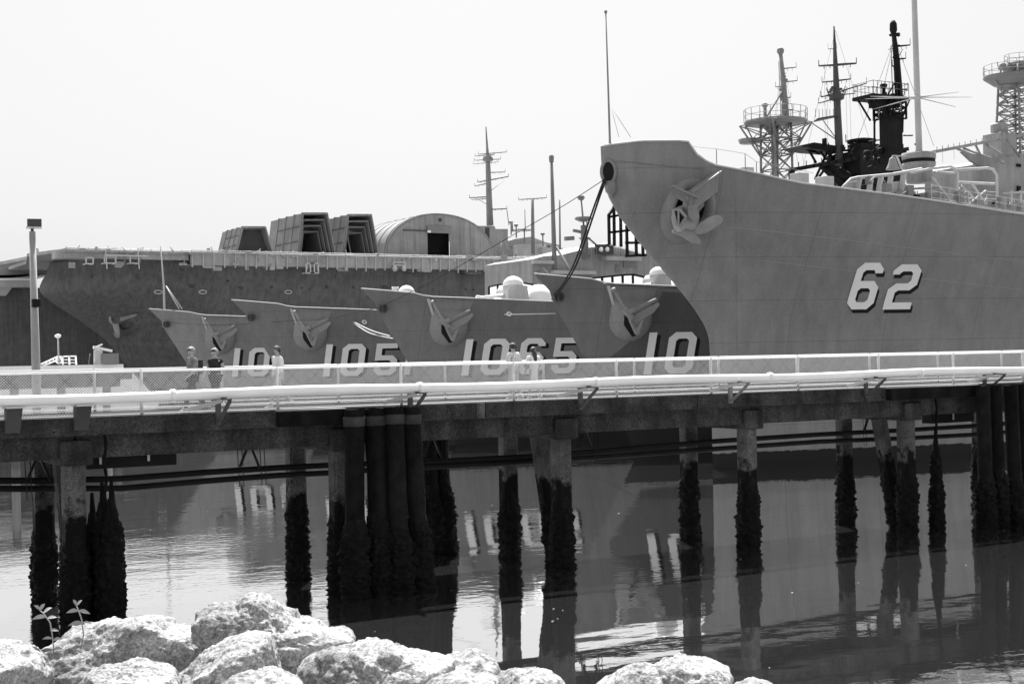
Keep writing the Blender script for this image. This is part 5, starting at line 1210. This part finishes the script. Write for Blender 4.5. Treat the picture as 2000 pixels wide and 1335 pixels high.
    for side in (1, -1):
        a = Vector(legs[side][2][0]); s = MB(); s.prism([a + Vector(v) * k for v in ((-.09, -.048, -.09), (.08, -.052, -.09), (.17, -.03, -.09), (.17, .03, -.09), (.08, .052, -.09), (-.09, .048, -.09))], (0, 0, .055 * k))
        s.prism([a + Vector(v) * k for v in ((-.085, -.042, -.035), (.05, -.042, -.035), (.05, .042, -.035), (-.085, .042, -.035))], (0, 0, .06 * k)); s.build('shoe', 'shoe_pale', r, bevel=.015)
    if bag:
        b = MB(); b.box(V(-.19, 0, 1.22), (.16 * k, .30 * k, .40 * k)); b.build('backpack', bag, r, bevel=.05)
    return r
PI = math.pi
person('man with pale hair and dark patterned shirt, leftmost of two walking side by side', 376, 37.0, 1.80, PI + .15, .55, 'cloth_grey', 'cloth_dark', 'hair_pale', (.5, -.4), .45, bag='cloth_dark', sleeves=True)
person('short-haired man in a black printed vest walking beside the man with the pack', 421, 37.1, 1.76, PI + .55, .5, 'cloth_dark', 'cloth_dark', 'hair_pale', (-.4, .4), .25, sleeves=False)
person('man in a cap and loose white shirt striding left alone', 543, 37.3, 1.80, PI + .1, .6, 'cloth_white', 'cloth_pale', 'hair_dark', (.3, -.2), .1, cap='cloth_grey', top_long=.08)
person('dark-haired man in a pale patterned shirt with his back turned', 1004, 37.4, 1.80, PI * .5 + .25, .15, 'cloth_print', 'cloth_pale', 'hair_dark', (.1, .1), .12, top_long=.05)
person('long-haired woman in a pale dress beside the man in the patterned shirt', 1043, 37.4, 1.66, PI * .5 - .1, .3, 'cloth_white', 'cloth_pale', 'hair_dark', (.2, .2), .1, longhair=True, dress=True)

# ------------------------------------------------------------------ riprap boulders
def boulder(label, outline, D, depth, seed, amp=.10, sub=6, grp='boulders of the shore bank'):
    """outline: silhouette seen from the path, left-right-top-bottom in sight lines; D distance; depth front to back"""
    xs = [p[0] for p in outline]; ys = [p[1] for p in outline]; cxp, cyp = (min(xs) + max(xs)) / 2, (min(ys) + max(ys)) / 2
    c = onD(cxp, cyp, D); s = F_PX / D
    # radial outline function in the view plane
    ang = sorted([(math.atan2(-(y - cyp), x - cxp), math.hypot(x - cxp, y - cyp) / s) for x, y in outline]); ang = [(ang[-1][0] - 2 * PI, ang[-1][1])] + ang + [(ang[0][0] + 2 * PI, ang[0][1])]
    bm = bmesh.new(); bmesh.ops.create_icosphere(bm, subdivisions=sub, radius=1)
    rnd = random.Random(seed); planes = []
    for _ in range(15):
        n = Vector((rnd.gauss(0, 1), rnd.gauss(0, 1), rnd.gauss(0, 1))).normalized(); planes.append((n, rnd.uniform(.62, .86)))
    for v in bm.verts:
        d = v.co.normalized(); k = 1.0
        for n, h in planes:
            q = d.dot(n)
            if q > .05: k = min(k, h / q)
        k = min(1.06, k * 1.12)
        u, w, t = d.dot(rt), d.z, d.dot(fw)
        R = lerp(ang, math.atan2(w, u)); flat = math.hypot(u, w)
        edge = flat ** 5 * .55; kk = k * (1 - edge) + 1.0 * edge
        p = rt * u * R * kk + up * w * R * kk + fw * t * depth * .5 * k
        q = p * 1.4 + Vector((seed * 3.1, seed, 0))
        c1 = 1 - abs(noise.noise(q * 1.9 + Vector((4, 2, 0)))) * 2; c2 = 1 - abs(noise.noise(q * 4.3)) * 2
        dsp = amp * (noise.noise(q * .9) * .5 - 1.1 * max(0, c1 - .88) - .7 * max(0, c2 - .88) + .16 * noise.noise(q * 3.4) + .40 * abs(noise.noise(q * 4.1)) + .12 * noise.noise(q * 9) + .26 * abs(noise.noise(q * 13)) + .16 * abs(noise.noise(q * 31)) + .08 * noise.noise(q * 55) - 1.1 * max(0, noise.noise(q * 4.2 + Vector((9, 0, 0))) - .26))
        v.co = p + d * dsp
    me = bpy.data.meshes.new('boulder'); bm.to_mesh(me); bm.free()
    for pl in me.polygons: pl.use_smooth = True
    me.materials.append(MATS['rock']); o = bpy.data.objects.new('boulder', me); o.location = c; COL.objects.link(o)
    return tag(o, label, 'boulder', grp)
boulder('broad pitted boulder under the two leafy sprigs at lower left', [(62, 1290), (75, 1262), (110, 1245), (180, 1225), (260, 1213), (340, 1220), (400, 1236), (412, 1262), (395, 1300), (345, 1345), (230, 1400), (100, 1390), (68, 1340)], 13.2, 1.5, 3)
boulder('tallest craggy boulder, jutting over the white one below it', [(376, 1205), (385, 1183), (420, 1172), (462, 1175), (490, 1162), (520, 1166), (548, 1190), (580, 1212), (640, 1232), (688, 1246), (685, 1285), (620, 1330), (545, 1322), (470, 1290), (412, 1262), (385, 1230)], 12.9, 1.4, 11, .11)
boulder('smooth-faced white boulder in front of the tallest one', [(340, 1332), (365, 1300), (420, 1258), (470, 1242), (525, 1244), (532, 1262), (538, 1300), (545, 1380), (440, 1430), (345, 1400)], 11.9, 1.0, 21, .07)
boulder('long white boulder at the foot of the middle timber piles', [(580, 1330), (595, 1295), (630, 1270), (690, 1262), (745, 1256), (800, 1266), (850, 1276), (905, 1286), (900, 1330), (840, 1390), (690, 1400), (590, 1390)], 12.2, 1.3, 33, .08)
boulder('small rounded stone between the tallest and the long white boulder', [(598, 1262), (620, 1236), (650, 1230), (688, 1234), (690, 1262), (660, 1290), (615, 1290)], 13.0, .6, 41, .05, 5)
boulder('darker pocked stone at the right end of the long white boulder', [(850, 1310), (860, 1287), (900, 1279), (955, 1281), (978, 1300), (978, 1320), (920, 1350), (860, 1340)], 12.4, .7, 47, .06, 5)
boulder('low pale stone at the bottom edge, in front of the sprig boulder', [(150, 1350), (180, 1316), (225, 1300), (290, 1297), (335, 1310), (350, 1335), (330, 1400), (190, 1410)], 11.3, .9, 55, .06)
boulder('low pale stone at the bottom edge, below the smooth white boulder', [(420, 1350), (450, 1322), (500, 1311), (555, 1318), (590, 1335), (590, 1400), (440, 1400)], 11.2, .8, 61, .05)
boulder('flat pale stone at the bottom centre, just clear of the water', [(960, 1345), (985, 1315), (1030, 1305), (1085, 1312), (1112, 1335), (1110, 1390), (970, 1400)], 11.6, .9, 71, .05)
boulder('bare pale boulder at bottom right with water behind it', [(1165, 1345), (1200, 1318), (1280, 1300), (1350, 1290), (1395, 1294), (1428, 1318), (1440, 1350), (1400, 1420), (1200, 1420)], 11.8, 1.2, 83, .07)
boulder('overexposed white stone at the bottom left corner', [(-120, 1320), (-70, 1275), (0, 1262), (45, 1270), (72, 1295), (90, 1345), (60, 1410), (-90, 1420)], 11.9, 1.2, 91, .07)
boulder('low wet stone at the bottom, right of centre', [(830, 1345), (870, 1322), (930, 1316), (975, 1330), (985, 1360), (930, 1400), (840, 1395)], 11.4, .8, 97, .05)
boulder('small low stone beside the bare boulder at bottom right', [(1425, 1350), (1450, 1333), (1490, 1331), (1520, 1345), (1520, 1390), (1440, 1395)], 11.7, .7, 103, .05, 5)

# ------------------------------------------------------------------ leafy sprigs
def sprig(label, path, leaves, D):
    P = [onD(x, y, D) for x, y in path]; r = thing('sprig', label, 'plant', P[0], 'leafy sprigs among the boulders')
    MB().tube(P, [.006] * (len(P) - 1) + [.003], 6).build('stem', 'leaf', r)
    b = MB()
    for x, y, ang, ln, tw in leaves:
        o = onD(x, y, D); d = (rt * math.cos(ang) + up * math.sin(ang)).normalized(); s = (up * math.cos(ang) - rt * math.sin(ang)) * math.cos(tw) + fw * math.sin(tw); L = ln / (F_PX / D); rows = []
        for i in range(7):
            f = i / 6; w = L * .19 * math.sin(PI * min(1, f * .97 + .03) ** .85); c = o + d * L * f + up * (-.42 * L * f * f) + fw * .1 * L * f
            rows.append([c - s * w + fw * .0, c + fw * .25 * w, c + s * w])
        b.grid(rows)
    b.build('leaves', 'leaf', r)
sprig('left leafy sprig rising from a crack in the lower left boulder', [(105, 1275), (103, 1245), (98, 1215), (84, 1196), (76, 1190)], [(78, 1192, 1.2, 26, .6), (78, 1190, 2.2, 22, .4), (84, 1197, .9, 28, .9), (90, 1204, 2.9, 30, .5), (92, 1207, .5, 22, .8), (98, 1230, .3, 18, .7), (102, 1246, 2.8, 22, .6), (104, 1250, .6, 20, .5), (104, 1268, 3.0, 34, .8), (104, 1268, .4, 22, .6)], 12.3)
sprig('right leafy sprig, taller, with its leaves against the dark pile', [(158, 1266), (163, 1240), (160, 1210), (152, 1188), (148, 1180)], [(150, 1183, 1.9, 24, .5), (150, 1182, 1.1, 22, .8), (153, 1192, 2.9, 26, .4), (154, 1192, .1, 22, .6), (162, 1216, 2.9, 32, .6), (162, 1215, .2, 18, .7), (161, 1250, 2.5, 22, .5), (160, 1262, 3.0, 26, .6), (160, 1262, .3, 26, .5)], 12.3)
